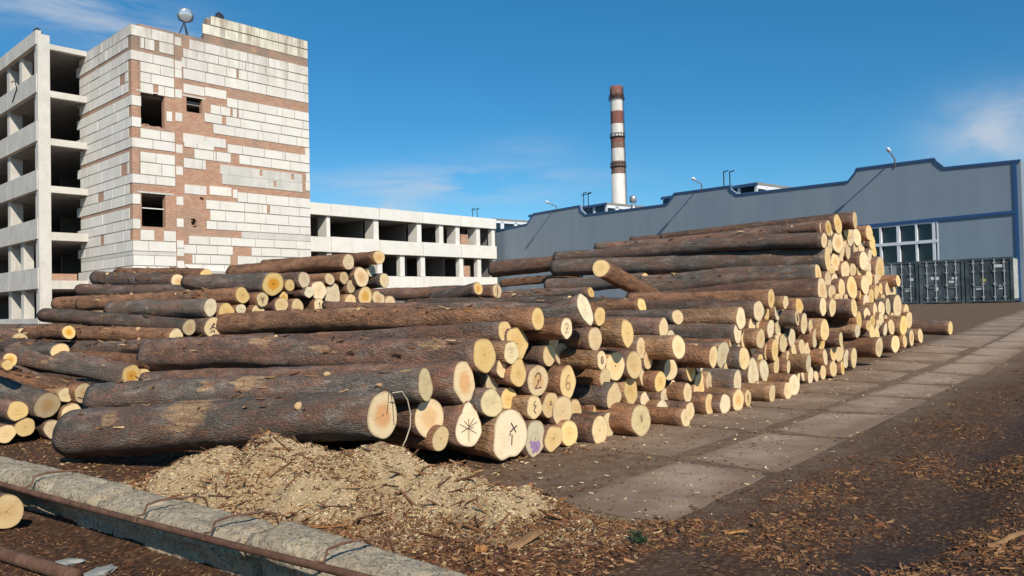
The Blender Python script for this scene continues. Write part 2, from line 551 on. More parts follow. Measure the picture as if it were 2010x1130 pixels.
# (px, py, face height in px, visible bark to its left in px, options)
# near stack, read off the photograph; kind bark / end wood / L=(px,py,h,heading) far end / lab label
N1 = [
 (751, 815, 92, 0, dict(k='grey', e='heart', Ld=(150, 852, 98, 8.45), stubs=2, peel=[(2.15, 1.5, .32, 2.2, 1.0), (3.15, .7, .14, .5, .8)], lab='thick mossy log nearest the concrete kerb, orange heartwood on its sawn end', seg=40, marks=[('drying_crack', [[(.42, .93), (.36, .5), (.25, .0)], [(.55, .82), (.66, .4), (.72, -.5)]], .014, INK)])),
 (835, 755.4, 63, 0, dict(k='grey', e='grey', Ld=(186, 781, 54, 8.95), stubs=2, peel=[(1.95, .8, .25, .7, .8), (2.5, .6, .16, .6, .8)], seg=34, lab='long grey log lying on the thick mossy log, weathered yellowish sawn end')),
 (842.5, 820, 76, -6, dict(e='orange', k='mix', seg=34, lab='big sawn end half shaded, just right of the orange hearted log end')),
 (864.8, 860.6, 46, 4, dict(e='pale', k='red', lab='small round log end below the half shaded big end, by the sawdust heap')),
 (912.6, 753, 79, 8, dict(k='mix', e='heart', shape=TEAR, L=(287, 748, 36, -60), seg=34, lab='log with teardrop shaped orange sawn end and bark rim, near corner of front stack')),
 (950.8, 697, 68, 10, dict(k='mix', e='pale', L=(300, 696, 66, -54), stubs=4, peel=[(3.3, 1.0, .25, .6, .9), (.55, .9, .2, .8, .75), (2.2, .5, .2, .4, .7)], seg=36, lab='long thick dark red log with bright yellow round sawn end, above the teardrop shaped end')),
 (966.8, 748, 51, -16, dict(lab='pale sawn end tucked right of the teardrop shaped orange end')),
 (964.7, 791.5, 55, 34, dict(e='grey', k='grey', lab='weathered whitish log end sticking out below the teardrop shaped end')),
 (998.6, 784, 44, -6, dict(lab='square looking sawn end shaded at its top, right of the weathered whitish end')),
 (920, 841, 72, 24, dict(e='cream', k='mix', shape=PENT, marks=mk(STAR, .014), seg=34, lab='pointed log end with a black star of strokes drawn on it')),
 (1000.8, 852, 90, 38, dict(e='cream', k='tan', shape=BUTT, marks=mk(CROSS, .03), seg=40, flare=.06, lab='largest knobbly butt end with crossed black strokes, bottom of front stack')),
 (1050.7, 860.6, 68, 0, dict(e='grey', k='mix', marks=PURP, seg=34, lab='log end smeared with purple paint on the ground')),
 (1048.6, 799, 45, 32, dict(k='tan', marks=mk(SCR, .035), lab='small log end with scribbled mark above the purple painted end')),
 (1079.7, 794.7, 47, 4, dict(marks=mk([[(.1, .3), (.0, .1), (.15, .05)]], .04), lab='sawn end with a small tick mark, below the log end marked 2 with brown ring')),
 (1104, 807.5, 60, 6, dict(e='pale', lab='tall oval pale end directly below the log end marked 6')),
 (1129.6, 804, 41, -4, dict(lab='small pale end right of the tall oval end below the 6')),
 (1086, 860.6, 50, -2, dict(lab='bottom log end shaded on top, immediately right of the purple painted end')),
 (1116.8, 850, 50, 0, dict(lab='second bottom log end to the right of the purple painted end')),
 (1177, 844.6, 52, 36, dict(k='mix', e='cream', shape=TWIN, lab='bottom log with a lumpy joined face and dark bark, left of the big grey-ended log')),
 (1195.4, 833, 46, -4, dict(e='grey', lab='pale end joined to the lumpy bottom face, left of the big grey ended log')),
 (1258, 824.5, 64, 44, dict(k='red', e='grey', marks=mk([[(-.05, .3), (.0, -.1)], [(.12, .25), (.1, -.05)]], .02), seg=34, lab='big reddish log jutting onto the road with a greyish white end')),
 (1299.5, 805, 41, 22, dict(k='tan', lab='log end on tan trunk just right of the big grey ended log')),
 (1306, 780, 34, -6, dict()), (1345, 820, 34, 32, dict(k='red', lab='thin red barked log lowest at the road edge, right of the big grey ended log')),
 (1353.7, 807.5, 34, -4, dict()), (1349.4, 771, 37, 26, dict(k='red')), (1372.8, 758.6, 48, 0, dict(e='pale')), (1392, 752, 40, -2, dict()),
 (1393, 793.6, 38, 4, dict(e='pale')), (1423, 793, 36, 0, dict()), (1448.7, 785, 40, 0, dict()), (1468, 781, 32, -4, dict(marks=mk(VEE, .05))),
 (1515.6, 772.4, 34, 30, dict(k='tan')), (1546.4, 767, 32, 26, dict(k='tan')), (1559, 755, 40, 8, dict(e='cream')), (1564.5, 740.6, 27, -5, dict()),
 (1447.6, 749, 46, 40, dict(k='grey', e='cream', seg=30, lab='thick dark grey log jutting out low on the stack, above the shaded bottom row')),
 (1478.4, 734, 55, 6, dict(e='grey', shape=[1, .92, 1, 1.1, 1, .92, 1, 1, .95, 1.25, .95, 1], lab='pinkish shaded pointed log face, right of the thick dark grey jutting log')),
 (1499.7, 726.8, 40, 4, dict(e='grey')), (1524, 718, 35, 0, dict()), (1547.5, 720, 26, 8, dict(e='grey')), (1586.8, 713, 33, 32, dict(k='tan', e='grey')),
 (1591, 737.4, 32, 2, dict(e='cream')), (1593, 696, 25, -6, dict()), (1602, 738, 20, 0, dict()), (1615.5, 730, 28, 4, dict()), (1635.6, 723.6, 30, 12, dict()),
 (1653.7, 722.5, 26, 8, dict()), (1619.7, 701, 30, 22, dict(k='red')), (1635.6, 694, 28, 2, dict()), (1647, 687.5, 42, 4, dict(e='pale')), (1650.5, 666, 28, 20, dict(e='grey', k='mix')),
 (1661, 704.5, 34, -2, dict(e='grey')), (1676, 702, 38, 4, dict(e='cream', lab='last log end of the front stack along the road, nearest the tall stack')),
 # second storey, left to right
 (1055.6, 625.9, 45, 14, dict(k='red', e='pale', L=(440, 637, 44, -53), stubs=5, peel=[(2.9, 1.4, .3, .9, .8), (1.4, 1.6, .2, .6, .7)], seg=34, lab='long red brown log on top of front stack with bright oval yellow end')),
 (1111.9, 643.9, 40, 46, dict(k='red', e='cream', marks=mk(S2), lab='log end with a black 2 on white wood, below the bright oval yellow end')),
 (1102.3, 613, 33, -14, dict(k='mix', L=(640, 601, 22, -58), lab='round end peeking out above the log end with black 2 on white wood')),
 (1177, 620.5, 36, 4, dict(lab='small oval end right of the big twisted upright butt')),
 (1167.8, 665.2, 47, 20, dict(e='pale', k='mix', lab='oval yellow end below the big twisted upright butt')),
 (1230.9, 654.5, 50, 46, dict(e='pale', k='tan', lab='bright two lobed end on a tan log sticking out right of centre', shape=TWIN)),
 (1331.8, 681, 46, 60, dict(e='cream', k='tan', lab='pale oval end on a long peeled tan log above the row end marks')),
 (1258.5, 683, 40, -2, dict(e='pale')), (1272, 706.6, 34, -2, dict()), (1244.7, 716, 53, 6, dict(e='pale', lab='tall yellow oval face between the 0 marked end and the peeled tan log')),
 (1262.7, 739.5, 34, -6, dict()), (1295.6, 749, 37, 22, dict(k='red')), (1315.8, 725, 42, 8, dict(k='tan', lab='yellow end with a dark shadow bite at its top, under the peeled tan log')),
 (1181, 706.6, 35, 48, dict(k='tan', marks=mk(S0, .05), lab='log end with a dark 0 drawn on it')),
 (1102.8, 694, 42, -20, dict(e='orange', lab='shaded orange half face left of the log end marked 0')),
 (1207.5, 718, 55, 2, dict(e='pale', lab='yellow face with large shadow bite immediately right of the log end marked 0')),
 (1187.7, 740.6, 38, 2, dict(lab='plain round end directly below the log end marked 0')),
 (1205, 779, 50, 26, dict(e='pale', k='grey', lab='pointed top pale face on dark trunk, low, right of the 6 marked end', shape=[1, .97, 1, 1.18, 1, .95, 1, 1, 1, 1, 1, 1])),
 (1238, 767, 52, -6, dict(e='pale', lab='yellow face shaded at upper left, right of the pointed top pale face')),
 (1304, 778, 30, -16, dict()),
 (1017, 732, 53, 4, dict(e='pale', lab='bright yellow face left of the log end marked 2 with brown ring')),
 (1055.6, 747, 61, 8, dict(e='orange', marks=mk(S2, .03), seg=32, lab='large ringed log end marked with a thin 2, right of a bright yellow face')),
 (1114, 750, 61, 2, dict(e='pale', marks=mk(S6), seg=32, shape=TWIN, lab='large log end marked with a dark 6')),
 (1085, 738, 42, -22, dict(e='grey', lab='shaded log end sunk between the ends marked 2 and 6')),
 (1003.5, 691.7, 44, 8, dict(e='grey', lab='greyish oval end leaning on the ragged yellow face')),
 (1014, 675, 60, -10, dict(e='pale', lab='ragged tall yellow face behind the greyish oval end', shape=TWIN)),
 (992, 653, 44, -14, dict(e='pale', k='mix', L=(424, 668, 24, -56), lab='long dark log under the red brown top log, yellow face partly hidden')),
 (1059, 700, 40, -18, dict(e='pale', lab='jagged lit face above the large ringed end')),
 (1169, 769, 17, -30, dict(e='cream', lab='tiny pale splinter end in the dark gap right of the 6')),
 # third storey on the right of the near stack
 (1513.5, 585.5, 38, 10, dict(k='red', e='orange', L=(1235, 588, 30, -50), lab='top log of front stack under the tall stack, tan end and red bark')),
 (1542, 593, 24, 18, dict(k='tan')), (1568.7, 600, 28, 22, dict(k='red', e='orange')),
 (1489, 610, 38, 4, dict(e='cream', k='mix', L=(1150, 607, 34, -50))), (1488, 632, 26, -8, dict(e='grey')), (1504, 613, 30, -8, dict()), (1525, 613, 30, 0, dict(e='grey', k='tan')),
 (1454, 624.8, 43, 6, dict(e='cream', k='tan', L=(1200, 630, 38, -50), lab='pale peeled log with cream oval end, front stack, below the top red log')),
 (1447.6, 654.5, 37, 4, dict(e='cream', k='grey', L=(1230, 652, 40, -50), lab='dark grey log with cream end directly below the pale peeled log')),
 (1461, 669, 30, -6, dict()), (1512.4, 645, 34, 6, dict(e='cream')), (1527, 643, 30, -4, dict(e='grey')), (1564.5, 623.7, 30, 30, dict(k='grey', marks=mk(S0, .05), lab='oval end with small dark ring mark on a dark trunk, upper right of front stack')),
 (1578, 635.4, 37, 2, dict(e='cream')), (1591, 640.7, 27, 0, dict()), (1618.6, 648, 41, 16, dict(k='tan', e='pale', lab='ringed round end with yellow bark edge, jutting beside the dark gap')),
 (1493, 665, 38, 20, dict(k='tan', e='orange')), (1521, 686.4, 38, 6, dict(e='pale')), (1538, 672.6, 36, -2, dict(e='grey')), (1554, 662, 33, 2, dict()), (1599.5, 664, 36, 4, dict(e='grey')),
 (1558, 687.5, 28, -6, dict()), (1400, 700, 41, 50, dict(k='red', e='cream', lab='cream end on a long smooth red log, left of a split greyish face')),
 (1419, 696, 52, -4, dict(e='grey', lab='split greyish face right of the cream end on the smooth red log')), (1460.4, 703.4, 41, 22, dict(k='grey', e='pale')),
 (905, 800, 44, -30, dict()), (1130, 690, 30, -40, dict()),
]

N2 = [
 (1626, 447.8, 31, 6, dict(k='mix', e='orange', L=(1172, 487, 22, -50), stubs=2, lab='long dark log second from the top of the tall stack, round tan end')),
 (1678, 432, 34, 24, dict(k='mix', e='pale', L=(1240, 473, 18, -51), lab='topmost log of the tall stack, end against the grey hall wall')),
 (1644.7, 440, 37, 2, dict(e='pale', L=(1300, 468, 20, -50))), (1663, 449, 35, 0, dict(e='pale')),
 (1617.6, 471.7, 30, 6, dict(k='grey', e='orange', L=(1092, 506, 24, -49), stubs=2, lab='long grey log third from the top of the tall stack')),
 (1644.7, 475.6, 40, 0, dict(e='orange')), (1659, 470, 32, -4, dict()), (1670, 466, 33, 0, dict()), (1682, 465, 32, 0, dict()), (1706, 457, 29, 14, dict(k='red', lab='reddish ended log at upper right of the tall stack beside the white window')),
 (1712, 475.6, 27, 2, dict()), (1691, 485, 29, 0, dict()),
 (1624.8, 509, 48, 4, dict(k='grey', e='pale', L=(1088, 526, 30, -52), stubs=2, lab='long mossy grey log with tall cream end at mid height of the tall stack')),
 (1652.6, 493, 26, -4, dict()), (1664.6, 493, 30, 0, dict()), (1639.4, 514, 33, -4, dict(e='orange')), (1659, 530, 33, 0, dict(e='pale')), (1695, 511.5, 36, 12, dict(k='mix')),
 (1707, 503.5, 27, 0, dict(e='grey')), (1727, 527.4, 44, 10, dict(k='mix', e='orange', lab='wide tan end at the right shoulder of the tall stack, left of the shipping containers')), (1703, 530, 33, -2, dict()), (1674, 530, 26, 0, dict(e='cream')),
 (1606, 538, 40, 6, dict(k='grey', e='orange', L=(1262, 562, 44, -53), stubs=3, lab='thick dark log whose end sticks out furthest left on the tall stack')),
 (1624.8, 548.7, 32, 0, dict(e='cream')), (1638, 551, 29, -2, dict()), (1614, 570, 50, 0, dict(k='mix', e='orange', L=(1290, 588, 34, -55), lab='tall narrow sawn face under the thick dark log of the tall stack')),
 (1632.7, 572.5, 26, -2, dict(e='cream')), (1652, 566, 34, 4, dict(e='pale')), (1672.5, 564.6, 42, 4, dict(e='orange')), (1697.8, 559, 36, 14, dict(k='red', e='pale')), (1705.7, 546, 28, -4, dict()),
 (1763, 551, 24, 30, dict(k='red', e='pale', lab='short red log poking out highest in front of the shipping containers')), (1745.6, 570, 36, 4, dict(e='orange')), (1753.5, 572.5, 22, -3, dict()), (1709.7, 583, 32, 0, dict()),
 (1615.5, 601.7, 34, 0, dict(k='mix')), (1634, 603, 36, 8, dict(e='pale', lab='narrow pale oval end at the foot of the tall stack beside the front stack top')), (1660.6, 588.5, 24, -6, dict()), (1676.5, 604.4, 34, 24, dict(k='mix')),
 (1717.7, 609.7, 28, 4, dict()), (1743, 601.7, 30, 0, dict(e='grey')), (1761.5, 601.7, 42, 4, dict(e='pale')), (1778.7, 609.7, 24, 8, dict(k='tan')), (1784, 628, 32, 4, dict()),
 (1686, 628, 33, 4, dict(k='red')), (1683, 649.5, 24, 2, dict(e='grey')), (1701.7, 617.7, 25, 0, dict()), (1712.4, 631, 22, 0, dict()), (1704.4, 639, 20, 0, dict()), (1729.6, 627, 24, 4, dict(e='grey')),
 (1723, 636, 18, -2, dict()), (1737.6, 647, 23, 0, dict(e='grey')), (1749.5, 641.6, 30, 6, dict(k='red')), (1773.4, 639, 36, 12, dict(k='tan', e='pale')),
 (1721.7, 655, 28, 0, dict()), (1725.6, 681.4, 40, 40, dict(k='red', e='pale', lab='reddish log on the ground with its end lowest in the tall stack')),
 (1757.5, 674.7, 32, 26, dict(k='mix', e='pale')), (1776, 669.4, 24, 14, dict(k='red')), (1789.3, 663, 30, 2, dict(e='orange')), (1806.6, 659, 28, 8, dict(k='tan', e='pale', lab='rightmost log end of the tall stack on the road side')),
]

N3 = [
 # middle of the second row
 (684, 514, 30, 10, dict(k='red', e='cream', L=(455, 533, 26, -52), lab='top long red log with whitish round end, before the low white building')),
 (744, 505, 27, 40, dict(k='red', e='orange', L=(520, 519, 20, -50), lab='highest log of the middle stack, scraped orange end over the low white building')),
 (729, 532, 22, 0, dict(e='cream', lab='crescent shaped small end under the highest log of the middle stack')), (709, 543.6, 36, 14, dict(e='orange', k='mix', shape=TWIN, lab='large orange lobed end below the whitish round end of the middle stack')),
 (754.5, 550, 27, 22, dict(e='pale', k='grey', lab='end on a dark trunk furthest right at middle stack height, against the white sill')),
 (675, 545, 22.5, 4, dict(k='red')), (647, 547.6, 22, 4, dict(k='red', e='orange', lab='small orange hearted end in the upper row of the middle stack')), (597, 549, 28, 4, dict(e='cream', k='mix')), (568.6, 559.6, 23, 2, dict(e='pale')),
 (536, 557, 46, 4, dict(k='grey', e='heart', L=(368, 553, 30, -56), seg=30, lab='large tall orange face left end of the middle stack, on a dark trunk')),
 (625.7, 570, 35, 6, dict(e='cream', lab='large round white face centre of the middle stack')), (607, 573, 21, 12, dict(e='grey', k='mix')), (689, 562, 24, 4, dict()), (656, 579.5, 42, 0, dict(e='cream', shape=[1.1, 1.1, 1.15, 1.05, .7, .6, .8, 1.1, 1.15, 1.1], lab='half moon shaped cream face right of the large round white face')),
 (717, 581, 34, 14, dict(k='mix', e='orange')), (742.5, 585, 29, 4, dict(e='orange', k='tan', lab='slanted orange end, second from the right at the foot of the middle stack')), (688, 593, 29, 8, dict()), (765, 593, 24, 4, dict(e='orange', k='tan', lab='cut stub rightmost at the foot of the middle stack')),
 (627, 600.7, 30, 8, dict(e='pale', marks=mk(ONE, .05), lab='end with a dark upright stroke at the foot of the middle stack')), (583, 603, 28, 4, dict(e='pale', shape=TWIN)), (552.7, 598, 27, 6, dict(e='pale')), (556.7, 583.5, 20, -4, dict()),
 (515, 587.5, 28, 14, dict(k='red', e='pale', marks=mk(VEE, .06), lab='end with a dark V mark, left part of the middle stack')), (507.5, 611, 26, 8, dict(e='cream')),
 (475.7, 579.5, 31, 6, dict(k='red', e='pale', L=(160, 597, 26, -56), stubs=2, lab='long red log with pale round end, over the weathered end left of the middle stack')),
 (473, 607, 20, 6, dict(e='grey')), (444, 614, 33, 2, dict(e='orange', shape=TWIN)),
 (413, 603, 33, 4, dict(k='grey', e='grey', L=(218, 608, 31, -58), lab='grey log with mottled weathered end, left stack below a long red log')),
 (418.6, 643, 37, 14, dict(e='pale', k='grey', marks=mk(MAN, .05), lab='round end with scrawled black figure mark, under the weathered end')),
 (371.7, 642, 31, 4, dict(k='grey', e='orange', L=(86, 618, 27, -60), stubs=1, lab='long grey log with plain orange end left of the scrawled figure mark')),
 (346, 661, 32, 4, dict(k='red', e='grey', L=(54, 653, 25, -60), stubs=3, lab='knotty orange brown log with slanting grey end, left stack')),
 (330, 677, 28, 4, dict(k='grey', e='orange', L=(112, 683, 28, -58), stubs=2, lab='dark log with slashed orange end beneath the knotty orange brown log')),
 (302, 711, 28, 0, dict(k='red', e='orange', L=(140, 698, 26, -62), lab='red log wedged left of the long thick dark red log')),
 (257.6, 737.6, 42, 2, dict(k='grey', e='orange', L=(28, 693, 46, -64), stubs=2, seg=30, lab='thick grey log sloping down to a round orange tinted end, left stack')),
 (281.5, 738, 29, -4, dict(e='pale', lab='smaller pale end overlapped by the thick sloping grey log end')),
 (163, 771, 39, 2, dict(k='red', e='cream', L=(-60, 735, 40, -66), stubs=3, marks=[('drying_crack', [[(-.6, -.35), (.5, -.7)]], .05, INK)], lab='red log with cracked cream end at the left, above the mossy log')),
 (14.6, 716, 20, 6, dict(e='pale', k='tan', lab='small round end at the left edge high in the left stack')),
 (129, 775, 27, -4, dict(e='grey', lab='small mottled end between the cracked cream end and the broad end')),
 (34.5, 806, 37, 6, dict(e='pale', k='mix', lab='round pale end left of the broad end, left edge stack')),
 (93, 796, 50, 4, dict(e='orange', k='grey', seg=32, L=(-60, 748, 60, -68), shape=[1.25, 1.1, 1, .95, 1, 1.15, 1.2, 1.05, 1, .95, .95, 1.1], lab='broad oval end with orange streaks, largest at the left edge')),
 (49, 838, 34, 2, dict(e='pale')), (103.6, 842, 34, 2, dict(e='cream', shape=TWIN, lab='notched pale end lowest right in the left edge stack')), (12, 851, 32, 2, dict(e='pale')), (140, 812, 38, -2, dict(e='pale', lab='end partly hidden behind the left tip of the mossy log')),
 # further along the second row
 (938.5, 566, 24, 14, dict(k='grey', e='orange', L=(850, 588, 26, -40), lab='orange end on a dark leaning log in the gap before the tall stack')),
 (975.7, 571, 26, 4, dict(k='mix', e='orange', marks=[('drying_crack', [[(.1, .8), (0, -.8)]], .06, INK)], lab='cracked end beside the orange end in the gap before the tall stack')),
]
# ------------------------------------------------------------------ ground
jA = on_ground(1200, 947); jB = on_ground(1607, 806)
RD = Vector((jB.x - jA.x, jB.y - jA.y, 0)).normalized()          # along the road
RN = Vector((RD.y, -RD.x, 0))                                    # to the right of the road
RO = Vector((jA.x, jA.y, 0))
print('road heading', math.degrees(math.atan2(RD.x, RD.y)), RO)


def road_uv(x, y):
    p = Vector((x, y, 0)) - RO
    return p.dot(RD), p.dot(RN)


# kerb line (top centre line), near the camera on the left
KZ = .3
kA = on_ground(0, 906, KZ); kB = on_ground(905, 1122, KZ)
KD = Vector((kB.x - kA.x, kB.y - kA.y, 0)).normalized(); KN = Vector((-KD.y, KD.x, 0))
if KN.y > 0: KN = -KN                                            # to the camera side
KO = Vector((kA.x, kA.y, 0)); KL = (Vector((kB.x, kB.y, 0)) - KO).length


def kerb_uv(x, y):
    p = Vector((x, y, 0)) - KO
    return p.dot(KD), p.dot(KN)


MOUNDS = [(545, 6.5, .47, .62, .62), (640, 6.25, .34, .6, .56), (735, 6.4, .42, .6, .56), (425, 6.7, .38, .62, .56), (330, 7.0, .14, .5, .5), (850, 6.1, .30, .6, .5), (955, 5.85, .2, .6, .5), (1060, 5.6, .11, .7, .5), (700, 5.5, .14, .6, .5)]
MC = []
for px, dep, h, rx, ry in MOUNDS:
    c = at_depth(px, 800, dep)
    MC.append((c.x, c.y, h, rx, ry))


def heap_h(x, y):
    s = 0.0
    for cx, cy, h, rx, ry in MC:
        du, dv = kerb_uv(x, y); cu_, cv_ = kerb_uv(cx, cy)
        q = ((du - cu_) / rx) ** 2 + ((dv - cv_) / ry) ** 2
        s = max(s, h * math.exp(-q * .9)) + .12 * min(s, h * math.exp(-q * .9))
    s += .10 * noise.noise(Vector((x * 3.1, y * 3.1, 1.7))) * min(1, s * 6) + .045 * noise.noise(Vector((x * 9, y * 9, 4.7))) * min(1, s * 5)
    ku, kv = kerb_uv(x, y)
    lim = max(0.0, (-kv - .1) / .35)
    return min(s, .16 + lim) - .035


def G(x, y):
    """ground with its small unevenness"""
    z = G0(x, y)
    d = math.hypot(x, y)
    if d > 70: return z
    ru, rv = road_uv(x, y)
    off = 1.0 if rv > 1.4 or rv < -6 else max(0.12, abs(rv) / 1.4 * .6 if rv > 0 else .15)
    n = noise.noise(Vector((x * .55, y * .55, 0))) * .035 + noise.noise(Vector((x * 1.9, y * 1.9, 3))) * .022 + noise.noise(Vector((x * 6, y * 6, 9))) * .008
    z += n * off * (1.5 if rv > 1.6 else 1)
    # wheel ruts running along the road side
    if rv > 1.2:
        w = noise.noise(Vector((ru * .35, 5.5, 0))) * .35
        for c, dp, wd in ((2.25, .05, .22), (3.6, .07, .3), (4.9, .05, .28)):
            z -= dp * math.exp(-((rv - c - w) / wd) ** 2)
        z += .10 * math.exp(-((rv - 2.95 - w) / .35) ** 2) * max(0.0, .4 + noise.noise(Vector((ru * .9, rv * .9, 7))))
        z += .11 * math.exp(-((rv - 4.3 - w) / .4) ** 2) * max(0.0, .4 + noise.noise(Vector((ru * .8, rv * .8, 17))))
    # worn hollow on the camera side of the kerb
    ku, kv = kerb_uv(x, y)
    if .05 < kv < .7 and ku < KL + 1.5:
        z -= .05 * math.exp(-((kv - .2 - .04 * noise.noise(Vector((ku * 2.2, 0, 3)))) / .14) ** 2)
    # low litter bank in front
    fx, fy = x - .25, y - 4.55
    z += .05 * math.exp(-((fx / 1.0) ** 2 + (fy / .55) ** 2))
    return z


gb = MB()
angs = []
a = -180.0
while a < 180:
    angs.append(a)
    a += .32 if -40 < a < 40 else (1.5 if abs(a) < 60 else 6.0)
rr = [0.0]; r = 2.4
while r < 4000:
    rr.append(r)
    r *= 1.011 if r < 13 else (1.03 if r < 60 else 1.35)
rows = []
zone = []
for r in rr[1:]:
    row = []
    for a in angs:
        x, y = r * math.sin(rad(a)), r * math.cos(rad(a))
        row.append(gb.vert((x, y, G(x, y))))
        ru, rv = road_uv(x, y)
        n1 = noise.noise(Vector((x * .5, y * .5, 2))) * .5 + noise.noise(Vector((x * 1.7, y * 1.7, 2))) * .25
        # 1 = dry dusty earth by the road, 0 = dark bark litter
        edge = 1.15 + n1 * .8 + max(0.0, (ru - 6)) * .03
        dust = 1 / (1 + math.exp(max(-30, min(30, (rv - edge) * 3.2)))) if rv > 0 else 1 / (1 + math.exp(max(-30, min(30, (-rv - 2.0 - max(0, ru) * .02) * 1.2))))
        far = max(0.0, min(1.0, (y - 17) / 12))
        dust = max(dust * (1 - far * .35), far * .55)
        fx = math.exp(-(((x + .2) / 1.9) ** 2 + ((y - 4.7) / .9) ** 2))
        dust *= 1 - fx
        ku_, kv_ = kerb_uv(x, y)
        if kv_ > -.25 and ku_ < KL + 2.5: dust = 0.0
        wet = 0.0
        if rv > 1.2:
            w = noise.noise(Vector((ru * .35, 5.5, 0))) * .35
            for c, wd in ((2.25, .3), (3.6, .42), (4.9, .35), (6.4, .5)):
                wet = max(wet, math.exp(-((rv - c - w) / wd) ** 2) * (.55 + .6 * noise.noise(Vector((ru * .45, rv * .3, 21)))))
            wet *= max(0.0, 1 - far)
        zone.append((dust, max(0, wet), 0, 1))
    rows.append(row)
gb.c = zone[:]
cen = gb.vert((0, 0, 0), (0, 0, 0, 1))
for k in range(len(angs)):
    gb.face([cen, rows[0][(k + 1) % len(angs)], rows[0][k]])
for j in range(len(rows) - 1):
    for k in range(len(angs)):
        k2 = (k + 1) % len(angs)
        gb.face([rows[j][k], rows[j][k2], rows[j + 1][k2], rows[j + 1][k]])
k = N('bark_litter_ground')
co = k.coord('Object')
sep = k.n('ShaderNodeSeparateColor'); k.set(sep.inputs[0], k.attr('col', 'Color'))
n_f = k.noise(co, 26, 6, .7); n_m = k.noise(co, 5, 5, .6); n_c = k.noise(co, 90, 4, .65)
vor = k.voro(k.mapping(co, (1, 1, 1)), 42, 'F1', 'Color')
vs_ = k.n('ShaderNodeSeparateColor'); k.set(vs_.inputs[0], vor)
lit = k.mix(k.ramp(n_f, [(.35, 0.0), (.68, 1.0)]), (.034, .016, .009), (.125, .055, .027))
lit = k.mix(k.ramp(vs_.outputs[0], [(.68, 0.0), (.74, .8)]), lit, (.17, .085, .042))
lit = k.mix(k.ramp(vs_.outputs[1], [(.9, 0.0), (.93, .75)]), lit, (.34, .2, .1))
lit = k.mix(k.ramp(n_m, [(.4, 0.0), (.7, .5)]), lit, (.05, .032, .022))
dus = k.mix(k.ramp(n_m, [(.3, 0.0), (.7, 1.0)]), (.165, .105, .068), (.285, .192, .128))
dus = k.mix(k.ramp(n_f, [(.52, 0.0), (.75, .6)]), dus, (.09, .052, .03))
dus = k.mix(k.ramp(vs_.outputs[2], [(.9, 0.0), (.94, .5)]), dus, (.25, .16, .09))
fac = k.math('ADD', sep.outputs[0], k.math('MULTIPLY', k.math('SUBTRACT', n_m, .5), .9), clamp=True)
c = k.mix(fac, lit, dus)
wetm = k.math('MULTIPLY', sep.outputs[1], k.ramp(n_m, [(.3, .5), (.6, 1.0)]), clamp=True)
c = k.mix(k.math('MULTIPLY', wetm, .85, clamp=True), c, (.032, .022, .017))
k.bump(k.math('ADD', n_f, k.math('MULTIPLY', n_c, .5)), .8, .03)
rgh = k.math('SUBTRACT', .97, k.math('MULTIPLY', wetm, .42))
gm = k.fin(c, rgh, .25)
ground = gb.build('ground', gm, None, True, True)
tag(ground, kind='structure')

# road of concrete slabs, a few millimetres proud of the earth
k = N('road_concrete')
co = k.coord('Object')
n1 = k.noise(co, 1.1, 6, .65); n2 = k.noise(co, 12, 6, .65); n3 = k.noise(co, 60, 3)
c = k.mix(n2, (.37, .265, .185), (.47, .345, .25))
ed = k.attr('rad')       # 0 middle of the slab, 1 at the rim: dirt gathers at the rim
dm = k.math('ADD', k.math('MULTIPLY', ed, .5), k.math('ADD', k.attr('dirt'), k.math('MULTIPLY', k.math('SUBTRACT', n1, .45), 3.2)), clamp=True)
c = k.mix(k.math('MULTIPLY', dm, k.ramp(n2, [(.25, .8), (.6, 1.0)]), clamp=True), c, k.mix(n2, (.17, .11, .072), (.27, .185, .125)))
c = k.mix(k.ramp(n3, [(.55, 0.0), (.72, .5)]), c, (.12, .08, .055))
n4 = k.noise(co, 5, 6, .7, .4); c = k.mix(k.ramp(n4, [(.52, 0.0), (.7, .6)]), c, (.2, .135, .09))
k.bump(k.math('ADD', n2, k.math('MULTIPLY', n3, .4)), .3, .01)
rm = k.fin(c, .9, .2)
rb = MB(); radv = []; dirtv = []
for col in range(2):
    for s in range(0 if col else 1, 24):
        u0 = s * 2.1 + .02 - .92; u1 = u0 + 2.06
        v0 = (-1.5 + .02) if col == 0 else .02
        v1 = v0 + 1.46
        if col == 1: v1 = v0 + 1.0
        nu, nv = 9, 7
        tilt = rnd.uniform(-.004, .004); lift = rnd.uniform(.0, .006)
        ids = []
        for i in range(nu + 1):
            for j in range(nv + 1):
                u = u0 + (u1 - u0) * i / nu; v = v0 + (v1 - v0) * j / nv
                p = RO + RD * u + RN * v
                e = max(abs(i / nu - .5), abs(j / nv - .5)) * 2
                ids.append(rb.vert((p.x, p.y, G(p.x, p.y) + .012 + lift + tilt * (j - 3) + (-.02 if e > .99 else 0)))); radv.append(e ** 7)
                dirtv.append(max(.2 + max(0, .9 - u) * .3 if v > 0 else .72, min(1.0, (v - .5) * 1.9 + .25 * noise.noise(Vector((u * .8, v, 3)))) if v > .5 else 0, min(1, (-v - .5) * 1.3)) - max(0, min(.4, (u - 6) * .03)))
        for i in range(nu):
            for j in range(nv):
                q = i * (nv + 1) + j
                rb.face([ids[q], ids[q + nv + 1], ids[q + nv + 2], ids[q + 1]][::-1])
road = rb.build('road', rm, None, True)
at = road.data.attributes.new('rad', 'FLOAT', 'POINT'); at.data.foreach_set('value', radv)
road.data.attributes.new('dirt', 'FLOAT', 'POINT').data.foreach_set('value', dirtv)
tag(road, kind='structure')

# ------------------------------------------------------------------ loose wood chips
CHIP = N('wood_chip')
cc = CHIP.attr('col', 'Color')
CHIP.fin(cc, .9, .15)
CHIP = CHIP.mat


